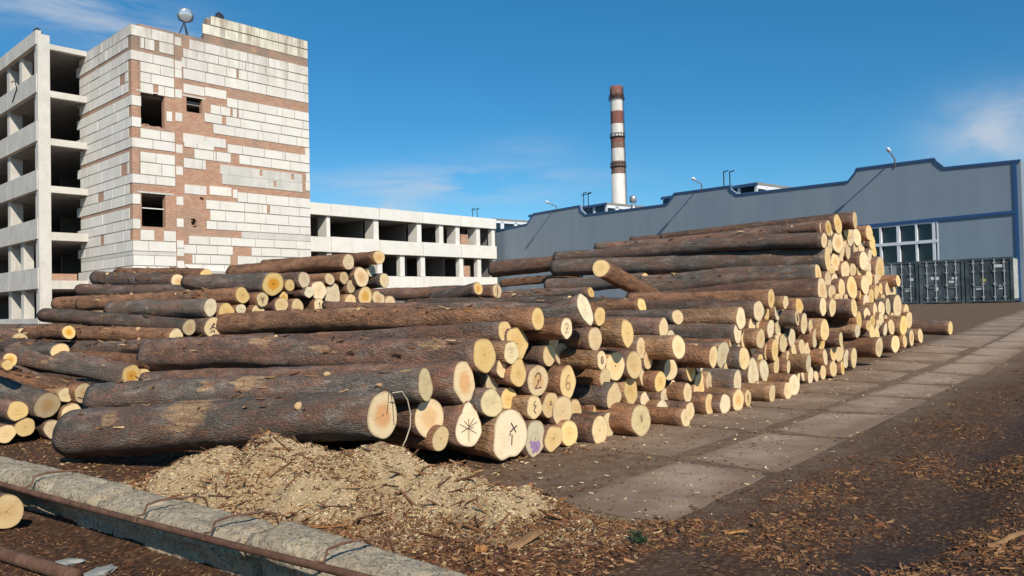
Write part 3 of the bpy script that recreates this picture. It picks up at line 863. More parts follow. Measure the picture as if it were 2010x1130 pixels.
def chip(mb, p, size, asp, col, rg, flat=.9, th=.12):
    a = rg.uniform(0, 2 * PI)
    d = Vector((math.cos(a), math.sin(a), rg.uniform(-1, 1) * (1 - flat) * 2)).normalized()
    n = Vector((rg.gauss(0, 1 - flat + .1), rg.gauss(0, 1 - flat + .1), 1)).normalized()
    s = n.cross(d).normalized(); n = d.cross(s)
    hl, hw, ht = size / 2, size * asp / 2, max(.0012, size * th / 2)
    p = Vector(p)
    k = rg.uniform(.5, 1)
    A = [p - d * hl - s * hw * k, p + d * hl - s * hw * .6, p + d * hl * .9 + s * hw, p - d * hl * .8 + s * hw * .8]
    lo = [mb.vert(q - n * ht, col) for q in A]; hi = [mb.vert(q + n * ht, col) for q in A]
    mb.face(hi); mb.face(lo[::-1])
    for i in range(4): mb.face([lo[i], lo[(i + 1) % 4], hi[(i + 1) % 4], hi[i]])


def sliver(mb, p, size, col, rg):
    """tiny three-sided crumb"""
    p = Vector(p)
    q = [p + Vector((rg.uniform(-1, 1), rg.uniform(-1, 1), rg.uniform(-.3, .6))) * size * .5 for _ in range(3)]
    t = p + Vector((rg.uniform(-.3, .3), rg.uniform(-.3, .3), .35)) * size
    i = [mb.vert(v, col) for v in q + [t]]
    mb.face([i[0], i[1], i[3]]); mb.face([i[1], i[2], i[3]]); mb.face([i[2], i[0], i[3]]); mb.face([i[0], i[2], i[1]])


def jit(c, rg, a=.25):
    m = 1 + rg.uniform(-a, a)
    return (min(1, c[0] * m), min(1, c[1] * m * (1 + rg.uniform(-.06, .06))), min(1, c[2] * m * (1 + rg.uniform(-.12, .12))), 1)


TANS = [(.68, .49, .27), (.74, .565, .345), (.56, .38, .2), (.40, .24, .12), (.82, .67, .43)]
BRN = [(.125, .052, .026), (.17, .07, .032), (.085, .042, .026), (.22, .10, .045), (.06, .036, .026), (.105, .058, .038)]
ORG = [(.27, .13, .055), (.34, .18, .08), (.22, .10, .045), (.30, .17, .085)]
rg = random.Random(5)
# heap: body and its chips in one mesh
hb = MB()
us = [(-1.0 + i * .055) for i in range(100)]
hu0 = min(kerb_uv(c[0], c[1])[0] for c in MC) - 1.0; hu1 = max(kerb_uv(c[0], c[1])[0] for c in MC) + 1.1
hv0 = min(kerb_uv(c[0], c[1])[1] for c in MC) - 1.2; hv1 = .02
nu, nv = 110, 64
ids = {}
for i in range(nu + 1):
    for j in range(nv + 1):
        u = hu0 + (hu1 - hu0) * i / nu; v = hv0 + (hv1 - hv0) * j / nv
        p = KO + KD * u + KN * v
        h = heap_h(p.x, p.y)
        n = noise.noise(Vector((p.x * 2.2, p.y * 2.2, 31)))
        col = TANS[1] if n > -.1 else TANS[2]
        m_ = .75 + .5 * noise.noise(Vector((p.x * 14, p.y * 14, 3)))
        fade = max(0, min(1, (h - .0) / .1))
        col = tuple(a_ * m_ * fade + b_ * (1 - fade) for a_, b_ in zip(col, (.09, .05, .03)))
        ids[i, j] = hb.vert((p.x, p.y, G(p.x, p.y) + h), col)

for i in range(nu):
    for j in range(nv):
        hb.face([ids[i, j], ids[i + 1, j], ids[i + 1, j + 1], ids[i, j + 1]], 1)
cnt = 0
while cnt < 46000:
    u = rg.uniform(hu0, hu1); v = rg.uniform(hv0, hv1)
    p = KO + KD * u + KN * v
    h = heap_h(p.x, p.y)
    if h < .02: continue
    cnt += 1
    n = noise.noise(Vector((p.x * 2.2, p.y * 2.2, 31))) + .35 * noise.noise(Vector((p.x * 7, p.y * 7, 8)))
    z = G(p.x, p.y) + h
    brown = rg.random() < (.05 if n > -.1 else .24) + (.4 if h < .1 else 0)
    if brown:
        chip(hb, (p.x, p.y, z + .006), rg.uniform(.015, .05), rg.uniform(.1, .3), jit(rg.choice(BRN + ORG), rg), rg, .7)
    elif rg.random() < .35:
        chip(hb, (p.x, p.y, z + .004), rg.uniform(.01, .03), rg.uniform(.12, .4), jit(rg.choice(TANS), rg), rg, .7)
    else:
        sliver(hb, (p.x, p.y, z), rg.uniform(.008, .024), jit(rg.choice(TANS), rg), rg)
for _ in range(620):   # longer bark strips lying on it
    u = rg.uniform(hu0 + .5, hu1 - .3); v = rg.uniform(hv0 + .6, hv1 - .05)
    p = KO + KD * u + KN * v
    h = heap_h(p.x, p.y)
    if h < .03: continue
    chip(hb, (p.x, p.y, G(p.x, p.y) + h + .012), rg.uniform(.07, .26), rg.uniform(.04, .11), jit(rg.choice(BRN + ORG * 2), rg), rg, .72, .04)
k = N('sawdust'); co = k.coord('Object'); n2 = k.noise(co, 55, 5, .7); n1 = k.noise(co, 14, 5, .65)
c = k.mix(k.ramp(n2, [(.35, .0), (.65, 1.0)]), (.60, .42, .23), k.attr('col', 'Color'))
c = k.mix(k.ramp(n1, [(.56, 0.0), (.74, .6)]), c, (.2, .11, .06))
k.bump(k.math('ADD', n2, n1), 1.0, .03); SAWD = k.fin(c, .95, .1)
heap = hb.build('sawdust_heap', [CHIP, SAWD], None, False, True)
tag(heap, 'heap of pale sawdust and bark shreds piled behind the concrete kerb', 'sawdust heap', kind='stuff')

# chips over the litter ground: one scattered mass
cb = MB()
tries = 0; cnt = 0
while cnt < 60000 and tries < 600000:
    tries += 1
    d = 3.6 * (22 / 3.6) ** (rg.random() ** 1.1)
    a = rg.uniform(-36, 36)
    x, y = d * math.sin(rad(a)), d * math.cos(rad(a))
    ru, rv = road_uv(x, y); ku, kv = kerb_uv(x, y)
    if -.2 < kv < .25 and ku < KL + .5: continue
    if heap_h(x, y) > .05 and kv < 0: continue
    n = noise.noise(Vector((x * .8, y * .8, 11))) + .5 * noise.noise(Vector((x * 2.3, y * 2.3, 12)))
    if rv > 1.3:
        w = noise.noise(Vector((ru * .35, 5.5, 0))) * .35
        dens = .5 + n * 1.25
        for c_, wd in ((2.25, .25), (3.6, .4), (4.9, .32)):
            dens -= .6 * math.exp(-((rv - c_ - w) / wd) ** 2)
        dens -= max(0, .5 - (rv - 1.3)) * .3
        pool = BRN + ORG * 2 if n > .05 else BRN + ORG
        sz = rg.uniform(.01, .036) if rg.random() < .95 else rg.uniform(.04, .09)
    elif kv > 0 and ku < KL + 1:
        dens = .5; pool = BRN * 2 + [TANS[3]]; sz = rg.uniform(.01, .028)
    elif y < 5.6 and rv < 1.3:
        dens = .9; pool = BRN * 2 + ORG + [TANS[2]]; sz = rg.uniform(.012, .04) if rg.random() < .9 else rg.uniform(.04, .08)
    elif rv > -2.2:
        dens = .045 + max(0, n) * .1; pool = BRN + ORG + [TANS[0], TANS[4]]; sz = rg.uniform(.012, .045)
    else:
        dens = .3; pool = BRN + ORG + [TANS[0]]; sz = rg.uniform(.015, .045)
    if rg.random() > dens: continue
    cnt += 1
    chip(cb, (x, y, G(x, y) + .004 + (.012 if -1.5 < rv < 1.2 else 0)), sz, rg.uniform(.12, .45), jit(rg.choice(pool), rg), rg, .8)
# fallen pale bits at the foot of the sawn faces
for plane, span in ((PL1, 13), (PL2, 5)):
    for _ in range(420 if plane is PL1 else 120):
        t = rg.uniform(-1.2, span); q = plane.A + plane.d * t + plane.n * abs(rg.gauss(.0, .3))
        chip(cb, (q.x, q.y, G(q.x, q.y) + .012), rg.uniform(.02, .07), rg.uniform(.15, .5), jit(rg.choice(TANS + ORG + BRN), rg), rg, .8)
chips = cb.build('bark_chips', CHIP, None, False, True)
tag(chips, 'bark chips and wood splinters scattered over the earth', 'bark chips', kind='stuff')

# ------------------------------------------------------------------ kerb, pipes and small things in the foreground
k = N('old_concrete')
co = k.coord('Object')
n1 = k.noise(co, 3, 6, .65); n2 = k.noise(co, 22, 6, .7); vv = k.voro(co, 70, 'F1', 'Color')
vs2 = k.n('ShaderNodeSeparateColor'); k.set(vs2.inputs[0], vv)
c = k.mix(k.ramp(n1, [(.35, 0.0), (.65, 1.0)]), (.47, .37, .245), (.64, .52, .36))
c = k.mix(k.ramp(n2, [(.48, 0.0), (.7, .75)]), c, (.13, .1, .068))
c = k.mix(k.ramp(vs2.outputs[0], [(.86, 0.0), (.9, .6)]), c, (.42, .40, .35))
c = k.mix(k.ramp(vs2.outputs[1], [(.88, 0.0), (.92, .6)]), c, (.09, .075, .06))
k.bump(k.math('ADD', n2, k.math('MULTIPLY', vs2.outputs[2], .5)), 1.0, .03)
CONC_OLD = k.fin(c, .93, .2)


def kerb_block(u0, u1, lab, dz=0.0, dv=0.0, tilt=0.0):
    # cross-section (kv, z): camera side is positive kv; bulging top, eroded undercut at the foot
    base_prof = [(-.17, -.12), (-.17, .26), (-.13, .3), (.0, .305), (.11, .295), (.155, .262), (.172, .21), (.165, .175), (.085, .15), (.04, .07), (.03, -.12)]
    prof = []
    for (a0, b0), (a1, b1) in zip(base_prof[:-1], base_prof[1:]):
        st = max(1, int(math.hypot(a1 - a0, b1 - b0) / .022)) if (a0, b0) != base_prof[0] else 1
        prof += [(a0 + (a1 - a0) * q / st, b0 + (b1 - b0) * q / st) for q in range(st)]
    prof.append(base_prof[-1])
    mb = MB(); n = max(6, int((u1 - u0) / .022)); rings = []
    for i in range(n + 1):
        u = u0 + (u1 - u0) * i / n
        e = min(i, n - i) / n * (u1 - u0)
        sh = 1 - .10 * math.exp(-(e / .05) ** 2)
        ring = []
        for j, (v, z) in enumerate(prof):
            q = Vector((u * 2.1, v * 4, z * 4))
            nv_ = noise.noise(q * 1.0 + Vector((3, 1, 2))) * .034 + noise.noise(q * 3.3) * .02 + noise.noise(q * 9) * .014 - .05 * max(0.0, noise.noise(q * 1.7 + Vector((9, 4, 6))) - .28)
            vv_ = (v + (nv_ if 0 < j < len(prof) - 1 else 0)) * sh + dv
            zz = (z + nv_ * .7 if z > 0 else z) * (sh if z > 0 else 1) + dz + tilt * (u - u0)
            p = KO + KD * u + KN * vv_
            ring.append(mb.vert((p.x, p.y, zz)))
        rings.append(ring)
    m = len(prof)
    for i in range(n):
        for j in range(m):
            mb.face([rings[i][j], rings[i + 1][j], rings[i + 1][(j + 1) % m], rings[i][(j + 1) % m]])
    mb.face(rings[0][::-1]); mb.face(rings[-1])
    o = mb.build('concrete_kerb', CONC_OLD, None, True, False, True)
    tag(o, lab, 'kerb', 'old concrete kerb blocks in a row')
    return o


def ku_at(px, py): 
    g = on_ground(px, py, KZ); return kerb_uv(g.x, g.y)[0]


c1, c2 = ku_at(215, 965), ku_at(500, 1035)
kerb_block(-2.2, c1 - .012, 'farthest old concrete kerb block, running in from the left edge', .0)
kerb_block(c1 + .012, c2 - .012, 'middle old concrete kerb block, with crumbled rough top beside the sawdust heap', -.012, .02, -.006)
kerb_block(c2 + .012, KL + .55, 'nearest old concrete kerb block, tapering into bark litter at the bottom', .0, -.01, -.05)

k = N('rusty_steel')
co = k.coord('Object'); n1 = k.noise(co, 9, 6, .7); n2 = k.noise(co, 60, 4)
c = k.ramp(n1, [(.3, (.075, .036, .022)), (.55, (.16, .08, .048)), (.75, (.24, .16, .11))])
k.bump(n2, .4, .004)
RUST = k.fin(c, .8, .3)
# long pipe hung along the kerb
pipe = empty('rusty_pipe', KO + KD * 2 + KN * .22 + Vector((0, 0, .2)))
tag(pipe, 'long rusty pipe hung on wire hooks along the camera side of the kerb', 'pipe')
def on_face(px, py, off):
    r = ray(px, py); t = (KO + KN * off - CAM).dot(KN) / r.dot(KN)
    return CAM + r * t


pA = on_face(0, 950, .235); pB = on_face(690, 1129, .235); print('pipe z', pA.z, pB.z)


def addc(mb, name, mat, parent, smooth=True):
    o = mb.build(name, mat, parent, smooth)
    o.matrix_parent_inverse = Matrix.Translation(parent.location).inverted()
    return o


pa = pA + (pA - pB).normalized() * 1.5; pb = pB + (pB - pA).normalized() * .9
mb = MB(); pts = []
for i in range(31):
    t = i / 30; p = pa.lerp(pb, t); p = p + KN * .012 * math.sin(t * 9) + Vector((0, 0, .012 * math.sin(t * 7 + 1)))
    pts.append(p)
mb.tube(pts, .021, 12); addc(mb, 'pipe_tube', RUST, pipe)
for px, py in ((52, 955), (272, 1010), (405, 1040), (625, 1105)):
    # wire hook: from the pipe up the face and over the top of the kerb
    g = on_face(px, py, .235); u = kerb_uv(g.x, g.y)[0]
    den = (pb - pa); tt = ((KO + KD * u) - pa).dot(KD) / den.dot(KD); pp = pa.lerp(pb, tt)
    mb = MB(); hk = []
    pz = pp.z
    hk.append(pp + Vector((0, 0, -.026)) - KN * .01)
    hk.append(pp + KN * .026)
    hk.append(pp + Vector((0, 0, .03)) + KN * .008)
    for v, z, du in ((.2, .27, .0), (.185, .33, .01), (.1, .345, .03), (.0, .34, .05), (-.1, .335, .08), (-.17, .31, .1), (-.2, .2, .11)):
        hk.append(KO + KD * (u + du) + KN * v + Vector((0, 0, z)))
    mb.tube(hk, .0075, 7); addc(mb, 'wire_hook', RUST, pipe)
mb = MB()
q0 = on_ground(-120, 1062); q1 = on_ground(150, 1150)
q0.z = G(q0.x, q0.y) + .05; q1.z = G(q1.x, q1.y) + .05
mb.tube([q0.lerp(q1, i / 10) for i in range(11)], .042, 14)
o = mb.build('rusty_pipe', RUST, None, True); tag(o, 'thick rusty pipe lying on the ground in the bottom left corner', 'pipe')

STONE = simple('grey_stone', (.33, .33, .30), .9, .2, var=.3, scale=9, bump=.5)


def lump(name, p, sx, sy, sz, mat, seed, rot=0.0, tilt=(0, 0)):
    mb = MB(); rg_ = random.Random(seed); so = Vector((rg_.uniform(0, 50), seed, 0)); nn, mm = 16, 9; rows_ = []
    R_ = Matrix.Rotation(rot, 3, 'Z') @ Matrix.Rotation(tilt[0], 3, 'X') @ Matrix.Rotation(tilt[1], 3, 'Y')
    for j in range(mm + 1):
        th = PI * j / mm
        row_ = []
        for i in range(nn):
            ph = 2 * PI * i / nn
            v = Vector((math.sin(th) * math.cos(ph), math.sin(th) * math.sin(ph), math.cos(th)))
            s_ = 1 + .35 * noise.noise(v * 1.6 + so) + .15 * noise.noise(v * 4 + so)
            row_.append(mb.vert(Vector(p) + R_ @ Vector((v.x * sx * s_, v.y * sy * s_, v.z * sz * s_))))
        rows_.append(row_)
    for j in range(mm):
        for i in range(nn):
            mb.face([rows_[j][i], rows_[j + 1][i], rows_[j + 1][(i + 1) % nn], rows_[j][(i + 1) % nn]])
    return mb.build(name, mat, None, False, False, True)


for i, (px, py, w, lab) in enumerate(((133, 1108, 30, 'flat grey stone beside the thick rusty pipe'), (196, 1127, 38, 'larger flat grey stone cut by the bottom edge, lower left'))):
    g = on_ground(px, py); s = w * g.y / F
    o = lump('stone', (g.x, g.y, G(g.x, g.y) + .012), s, s * .6, .02, STONE, 30 + i, .3 + i)
    tag(o, lab, 'stone', 'flat stones in the lower left')


def slab_piece(name, px, py, L, W, T, ang, mat, lab, cat, pitch_=0.0, dz=.02, seed=1, grp=None):
    g = on_ground(px, py); h = max(0, heap_h(g.x, g.y)) if kerb_uv(g.x, g.y)[1] < 0 else 0
    if h > .02:
        for _ in range(6):
            g = on_ground(px, py, max(0, heap_h(g.x, g.y)))
            h = max(0, heap_h(g.x, g.y))
    base = Vector((g.x, g.y, G(g.x, g.y) + h + dz))
    d = head(ang); d = (d * math.cos(pitch_) + Vector((0, 0, math.sin(pitch_)))).normalized()
    s = d.cross(Vector((0, 0, 1))).normalized(); n = s.cross(d)
    mb = MB(); rg_ = random.Random(seed); m = 10; rings = []
    for i in range(m + 1):
        t = i / m - .5
        wv = W * (1 - abs(t) ** 3 * 3.0) * (1 + rg_.uniform(-.18, .18)); tv = T * (1 + rg_.uniform(-.2, .2))
        c = base + d * (t * L) + n * (.04 * L * math.sin(t * 5)) + s * rg_.uniform(-.1, .1) * W
        rings.append([mb.vert(c + s * (wv / 2 * a_) + n * (tv / 2 * b_)) for a_, b_ in ((-1, -.5), (-.4, -1), (.5, -.8), (1, -.2), (.7, .8), (-.1, 1.1), (-.8, .7))])
    for i in range(m):
        for j in range(7):
            mb.face([rings[i][j], rings[i][(j + 1) % 7], rings[i + 1][(j + 1) % 7], rings[i + 1][j]])
    mb.face(rings[0]); mb.face(rings[-1][::-1])
    o = mb.build(name, mat, None, False, False, True)
    tag(o, lab, cat, grp)
    return o


ORGW = simple('orange_wood', (.42, .2, .07), .85, .2, var=.35, scale=14, bump=.4)
DARKW = simple('dark_bark_piece', (.07, .045, .034), .92, .15, var=.4, scale=14, bump=.6)
TANW = simple('tan_bark_piece', (.3, .17, .085), .9, .15, var=.4, scale=12, bump=.5)
slab_piece('wood_splinter', 512, 976, .2, .045, .03, 52, ORGW, 'bright orange wood splinter on the front of the sawdust heap', 'splinter', .45, .03, 3)
slab_piece('wood_splinter', 556, 893, .18, .04, .03, 60, ORGW, 'orange splinter near the crest of the sawdust heap', 'splinter', .3, .03, 4)
slab_piece('bark_piece', 574, 912, .2, .075, .05, 50, DARKW, 'dark chunk of bark stuck in the sawdust heap', 'bark piece', .5, .04, 5)
slab_piece('bark_piece', 1030, 1083, .27, .075, .045, 58, TANW, 'curved tan bark chunk lying on brown litter, bottom centre', 'bark piece', .18, .04, 6)
slab_piece('bark_piece', 945, 1097, .07, .06, .05, 100, ORGW, 'small orange bark lump left of the curved tan chunk', 'bark piece', .0, .03, 7)
slab_piece('wood_splinter', 1445, 1051, .15, .04, .02, 105, ORGW, 'orange chip of bark at the edge of the dark wheel ruts', 'splinter', .05, .02, 8)
slab_piece('wood_splinter', 1978, 1082, .34, .035, .03, 70, TANW, 'pale branch piece at the right edge near the bottom', 'branch piece', .06, .03, 9)
slab_piece('bark_piece', 840, 940, .16, .07, .03, 110, TANW, 'reddish bark flake on the right slope of the sawdust heap', 'bark piece', -.2, .03, 10)
slab_piece('wood_splinter', 1040, 968, .1, .03, .02, 30, ORGW, 'short yellow splinter standing up where the heap meets the road', 'splinter', .9, .04, 11)

# green sprig
GREEN = simple('pine_needle', (.05, .095, .04), .7, .3, var=.35, scale=20)
g = on_ground(1252, 1080); gz = G(g.x, g.y)
sp = empty('pine_sprig', (g.x, g.y, gz)); tag(sp, 'green pine sprig dropped on the bark litter', 'sprig')
mb = MB(); e0 = Vector((g.x - .03, g.y + .24, gz + .05)); tip = Vector((g.x + .02, g.y - .04, gz + .03))
mb.tube([e0, e0.lerp(tip, .5) + Vector((.01, 0, .03)), tip], [.004, .003, .002], 6); addc(mb, 'twig', DARKW, sp)
mb = MB(); rg = random.Random(44)
for i in range(150):
    t = rg.uniform(.45, 1.05); b_ = e0.lerp(tip, t) + Vector((0, 0, .012))
    dd = ((tip - e0).normalized() * rg.uniform(.3, 1) + Vector((rg.uniform(-1, 1), rg.uniform(-.4, .4), rg.uniform(-.1, .7)))).normalized()
    mb.tube([b_, b_ + dd * rg.uniform(.04, .075)], [.0022, .0008], 4)
addc(mb, 'needles', GREEN, sp, False)

# thin bent strip by the orange-hearted log end
WIRE = simple('pale_strip', (.5, .42, .3), .7, .3)
mb = MB(); P = [PL1.hit(x, y, .12 - .0 * i) for i, (x, y) in enumerate(((770, 771), (789, 768), (800, 785), (806, 812), (805, 838), (797, 862), (788, 880)))]
mb.tube(P, .0055, 7); o = mb.build('bent_strip', WIRE, None, True)
tag(o, 'thin pale strip bent in an arc right of the orange hearted log end', 'strip')
ORD = 'first second third fourth fifth sixth seventh eighth ninth tenth eleventh twelfth thirteenth fourteenth fifteenth sixteenth seventeenth eighteenth nineteenth twentieth'.split()
ORD += [t + '-' + q for t in ('twenty', 'thirty', 'forty') for q in ORD[:9]]
TINT = {'pale': 'yellow', 'cream': 'cream', 'orange': 'orange', 'grey': 'greyish'}


def stack(data, plane, group, short, hdg, setback, length, seed0):
    items = []
    for i, (px, py, h, w, o) in enumerate(data):
        rg = random.Random(seed0 + i)
        P = plane.hit(px, py, 0)
        sb = setback(px, py)
        if sb: P = plane.hit(px, py, sb)
        if w:
            off = max(-.9, min(.7, w * .72 * P.y / F / .82)) if w > 0 else max(-.8, w * .012)
        else:
            off = rg.uniform(-.04, .04)
        P = plane.hit(px, py, sb + off)
        for _ in range(24):
            if P.z - h / 2 * P.y / F > G(P.x, P.y) + .0: break
            off += .04; P = plane.hit(px, py, sb + off)
        r0 = h / 2 * P.y / F * (1.045 if 'lab' in o else 1.1)
        gz = G0(P.x, P.y)
        if 'Ld' in o:
            lx, ly, lh, ld = o['Ld']
            Q = at_depth(lx, ly, ld); r1 = lh / 2 * Q.y / F
        elif 'L' in o:
            lx, ly, lh, hd = o['L']
            d = head(hd)
            rr = ray(lx, ly); k = rr.x / rr.y
            t = (k * P.y - P.x) / (d.x - k * d.y)
            Q = at_depth(lx, ly, P.y + d.y * t); r1 = lh / 2 * Q.y / F
        else:
            d = head(hdg + rg.uniform(-3, 3)); Ln = length * rg.uniform(.85, 1.05)
            Q = P + d * Ln
            r1 = r0 * rg.uniform(.86, 1.0)
            Q.z = P.z + rg.uniform(-.04, .04)
            if P.z - r0 < gz + .12: Q.z = G0(Q.x, Q.y) + r1 * 1.01
        kind = o.get('k')
        if not kind:
            kind = rg.choice(['grey', 'mix', 'mix', 'red'] if r0 > .19 else ['mix', 'red', 'red', 'tan', 'mix'])
        end = o.get('e') or rg.choice(['pale', 'pale', 'pale', 'cream', 'orange', 'cream'])
        cut = (rg.uniform(-.12, .12), rg.uniform(-.1, .1))
        lg = make_log(P, Q, r0, r1, kind, end, cut, o.get('shape'), seed0 + i, bend=.02 if ('L' in o or 'Ld' in o) else .011, seg=o.get('seg', 24), flare=o.get('flare', 0), stubs=o.get('stubs', 0), marks=o.get('marks'), peel=o.get('peel'))
        tag(lg, o.get('lab'), 'log', group)
        items.append((lg, px, P.z - gz, r0, end, w))
    # labels for the rest: layer and order in the stack
    lay = {}
    for it in items:
        lay.setdefault(int(it[2] / .33), []).append(it)
    for k in lay:
        lay[k].sort(key=lambda q: q[1])
        for j, it in enumerate(lay[k]):
            if it[0].get('label'): continue
            size = 'thick' if it[3] > .2 else ('thin' if it[3] < .14 else 'medium')
            it[0]['label'] = f"{size} {TINT[it[4]]} log end, {ORD[j]} from left in {ORD[k]} layer of {short}"
    return items


def inside(p, poly):
    c = False
    for i in range(len(poly)):
        (x0, y0), (x1, y1) = poly[i - 1], poly[i]
        if (y0 > p[1]) != (y1 > p[1]) and p[0] < (x1 - x0) * (p[1] - y0) / (y1 - y0) + x0: c = not c
    return c


def fill(data, poly, n, hfun, asp, seed, tight=.9):
    """more logs of the stack where the list above leaves gaps between sawn faces"""
    rg_ = random.Random(seed); tries = 0
    xs = [p[0] for p in poly]; ys = [p[1] for p in poly]
    add = 0
    while add < n and tries < 6000:
        tries += 1
        p = (rg_.uniform(min(xs), max(xs)), rg_.uniform(min(ys), max(ys)))
        if not inside(p, poly): continue
        h = hfun(*p) * rg_.uniform(.75, 1.05)
        if any(math.hypot((p[0] - q[0]) / asp, p[1] - q[1]) < (h + q[2]) * .5 * tight for q in data): continue
        data.append((p[0], p[1], h, -4, {})); add += 1
    print('filled', add)


fill(N1, [(990, 700), (1060, 650), (1200, 640), (1440, 640), (1520, 600), (1580, 610), (1650, 680), (1660, 705), (1500, 770), (1350, 810), (1040, 860), (900, 830)], 22, lambda x, y: 42 - (x - 1000) * .02, .55, 5, .78)
print('logs', len(N1), len(N2), len(N3), len(N1) + len(N2) + len(N3))
fill(N1, [(1440, 650), (1500, 610), (1580, 615), (1640, 670), (1680, 700), (1560, 755), (1420, 785), (1380, 740)], 22, lambda x, y: 30, .5, 15, .7)
fill(N2, [(1612, 440), (1680, 436), (1712, 480), (1735, 560), (1775, 610), (1795, 655), (1715, 680), (1680, 640), (1640, 600), (1612, 590)], 24, lambda x, y: 28, .5, 6, .7)
stack(N1, PL1, 'logs of the front stack beside the road', 'front stack', -50, lambda x, y: 0.0, 4.6, 1000)
stack(N2, PL2, 'logs of the tall stack further along the road', 'tall stack', -45, lambda x, y: -max(0.0, min(.8, (640 - y) / 150.0)), 5.2, 3000)
stack(N3, PL3, 'logs of the second row of stacks', 'rear row', -52, lambda x, y: 0.0, 4.4, 5000)

# logs seen from the side only, and loose ones: right end px, left end px with depths
SIDE = [
 (1150, 508, 27, 23.0, 968, 528, 32, 25.5, 'mix', 'pink grey log whose left tip shows against the low white building', 0),
 (1268, 549, 27, 20.5, 1076, 561, 28, 22.6, 'grey', 'dark log under the mossy grey log, left half of the tall stack', 0),
 (1140, 540, 16, 23.4, 985, 556, 15, 25.0, 'red', 'thin reddish log sloping down under the pink grey log', 1),
 (1160, 574, 22, 17.6, 935, 583, 20, 19.2, 'grey', 'grey log behind the cracked end in the gap before the tall stack', 1),
 (1120, 592, 24, 13.6, 800, 598, 20, 16.0, 'grey', 'long grey log lying behind the red brown top log', 1),
 (1010, 584, 18, 17.4, 772, 577, 13, 19.5, 'mix', 'thin far log crossing the gap in front of the low white building', 1),
 (1260, 600, 30, 13.4, 905, 611, 20, 15.8, 'red', 'red brown log just behind the round twisted butt', 1),
 (1330, 622, 30, 12.2, 1190, 622, 28, 13.4, 'grey', 'short stretch of grey log right of the small oval end', 0),
 (1230, 598, 26, 13.6, 1010, 590, 24, 15.4, 'grey', 'dark grey log on the top of the front stack, behind the twisted butt', 1),
 (350, 552, 29, 14.6, 190, 546, 29, 16.4, 'grey', 'short dark log with scarred right tip before the block tower', 2),
 (405, 539, 24, 15.4, 232, 535, 20, 17.4, 'red', 'red log lying highest on the left stack before the block tower', 1),
 (380, 573, 30, 14.2, 160, 570, 28, 16.0, 'grey', 'grey log under the short dark log with scarred tip', 1),
 (470, 557, 30, 14.4, 330, 567, 26, 15.8, 'grey', 'dark grey log running into the large tall orange face', 0),
 (300, 588, 26, 14.0, 112, 597, 26, 15.6, 'red', 'red brown log whose left tip juts towards the unfinished frame building', 2),
 (150, 650, 20, 12.6, 44, 646, 20, 13.6, 'grey', 'short dark log stub at left beneath the unfinished frame building', 0),
 (135, 652, 26, 12.2, 52, 656, 24, 13.0, 'red', 'stubby red log in front of the dark stub at left', 1),
 (118, 690, 34, 11.4, -60, 672, 34, 13.2, 'grey', 'grey log coming in from the left edge above the sloping thick log', 1),
 (40, 668, 30, 12.4, -60, 640, 24, 13.6, 'mix', 'mixed bark log at the left edge under the frame building', 0),
 (44, 652, 16, 13.0, -50, 655, 18, 14.0, 'tan', 'tan scrap log on top at the far left edge', 0),
 (20, 706, 26, 10.9, -80, 690, 28, 12.0, 'mix', 'log at the left edge just above the small round end', 0),
 (120, 764, 26, 10.6, -40, 712, 30, 12.2, 'grey', 'dark log between the red cracked end log and the broad end', 0),
 (1505, 600, 24, 13.9, 1290, 607, 26, 15.2, 'mix', 'thin brown log directly beneath the top red log of the front stack', 1),
 (1440, 640, 22, 12.9, 1210, 640, 22, 14.0, 'grey', 'dark narrow log between the pale peeled and dark grey cream ended logs', 0),
]
for i, (x0, y0, h0, d0, x1, y1, h1, d1, kind, lab, st) in enumerate(SIDE):
    P = at_depth(x0, y0, d0); Q = at_depth(x1, y1, d1)
    lg = make_log(P, Q, h0 / 2 * d0 / F, h1 / 2 * d1 / F, kind, 'orange' if i % 2 else 'pale', (0.1, .15), None, 7000 + i, bend=.02, seg=24, stubs=st)
    tag(lg, lab, 'log', 'logs seen from the side in the stacks')

# big twisted butt standing steeply out of the front stack
P = PL1.hit(1149, 609, .3); d = (head(-58) + Vector((0, 0, -.22))).normalized()
Q = P + d * 2.2
lg = make_log(P, Q, .128, .14, 'grey', 'grey', (.1, .12), [.9, 1.05, 1.25, 1.5, 1.3, 1.0, .85, .95, 1.15, 1.35, 1.05, .9], 8001, bend=.01, seg=34, flare=.1)
tag(lg, 'big twisted grey butt tilted upward on the front stack with long weathered face', 'log', 'logs of the front stack beside the road')
# log lying crosswise with its sawn face turned left
P = at_depth(1179, 526, 15.4); Q = at_depth(1325, 606, 17.6)
lg = make_log(P, Q, 17.5 * 15.4 / F, 16 * 17.6 / F, 'red', 'pale', (-.3, .1), TWIN, 8002, bend=.006, seg=32, stubs=1)
tag(lg, 'reddish log lying crosswise against the tall stack, greenish yellow face turned left', 'log')
# lone log on the ground at the end of the tall stack
g = on_ground(1866, 657.5); r = 13.8 * g.y / F
P = Vector((g.x, g.y, G0(g.x, g.y) + r)); dq = head(-44); Q = P + dq * 3.6; Q.z = G0(Q.x, Q.y) + r
lg = make_log(P, Q, r, r * .95, 'mix', 'pale', (0, 0), None, 8003, seg=26)
tag(lg, 'lone log on the ground right of the tall stack, before the shipping containers', 'log')
# log end in the lower left corner
g = on_ground(12, 1040); r = 35 * g.y / F
P = Vector((g.x, g.y, r)); Q = P + head(-66) * 1.7
lg = make_log(P, Q, r, r, 'mix', 'orange', (0, 0), None, 8004, seg=32)
tag(lg, 'log end on bark litter in the lower left corner, before the rusty pipe', 'log')
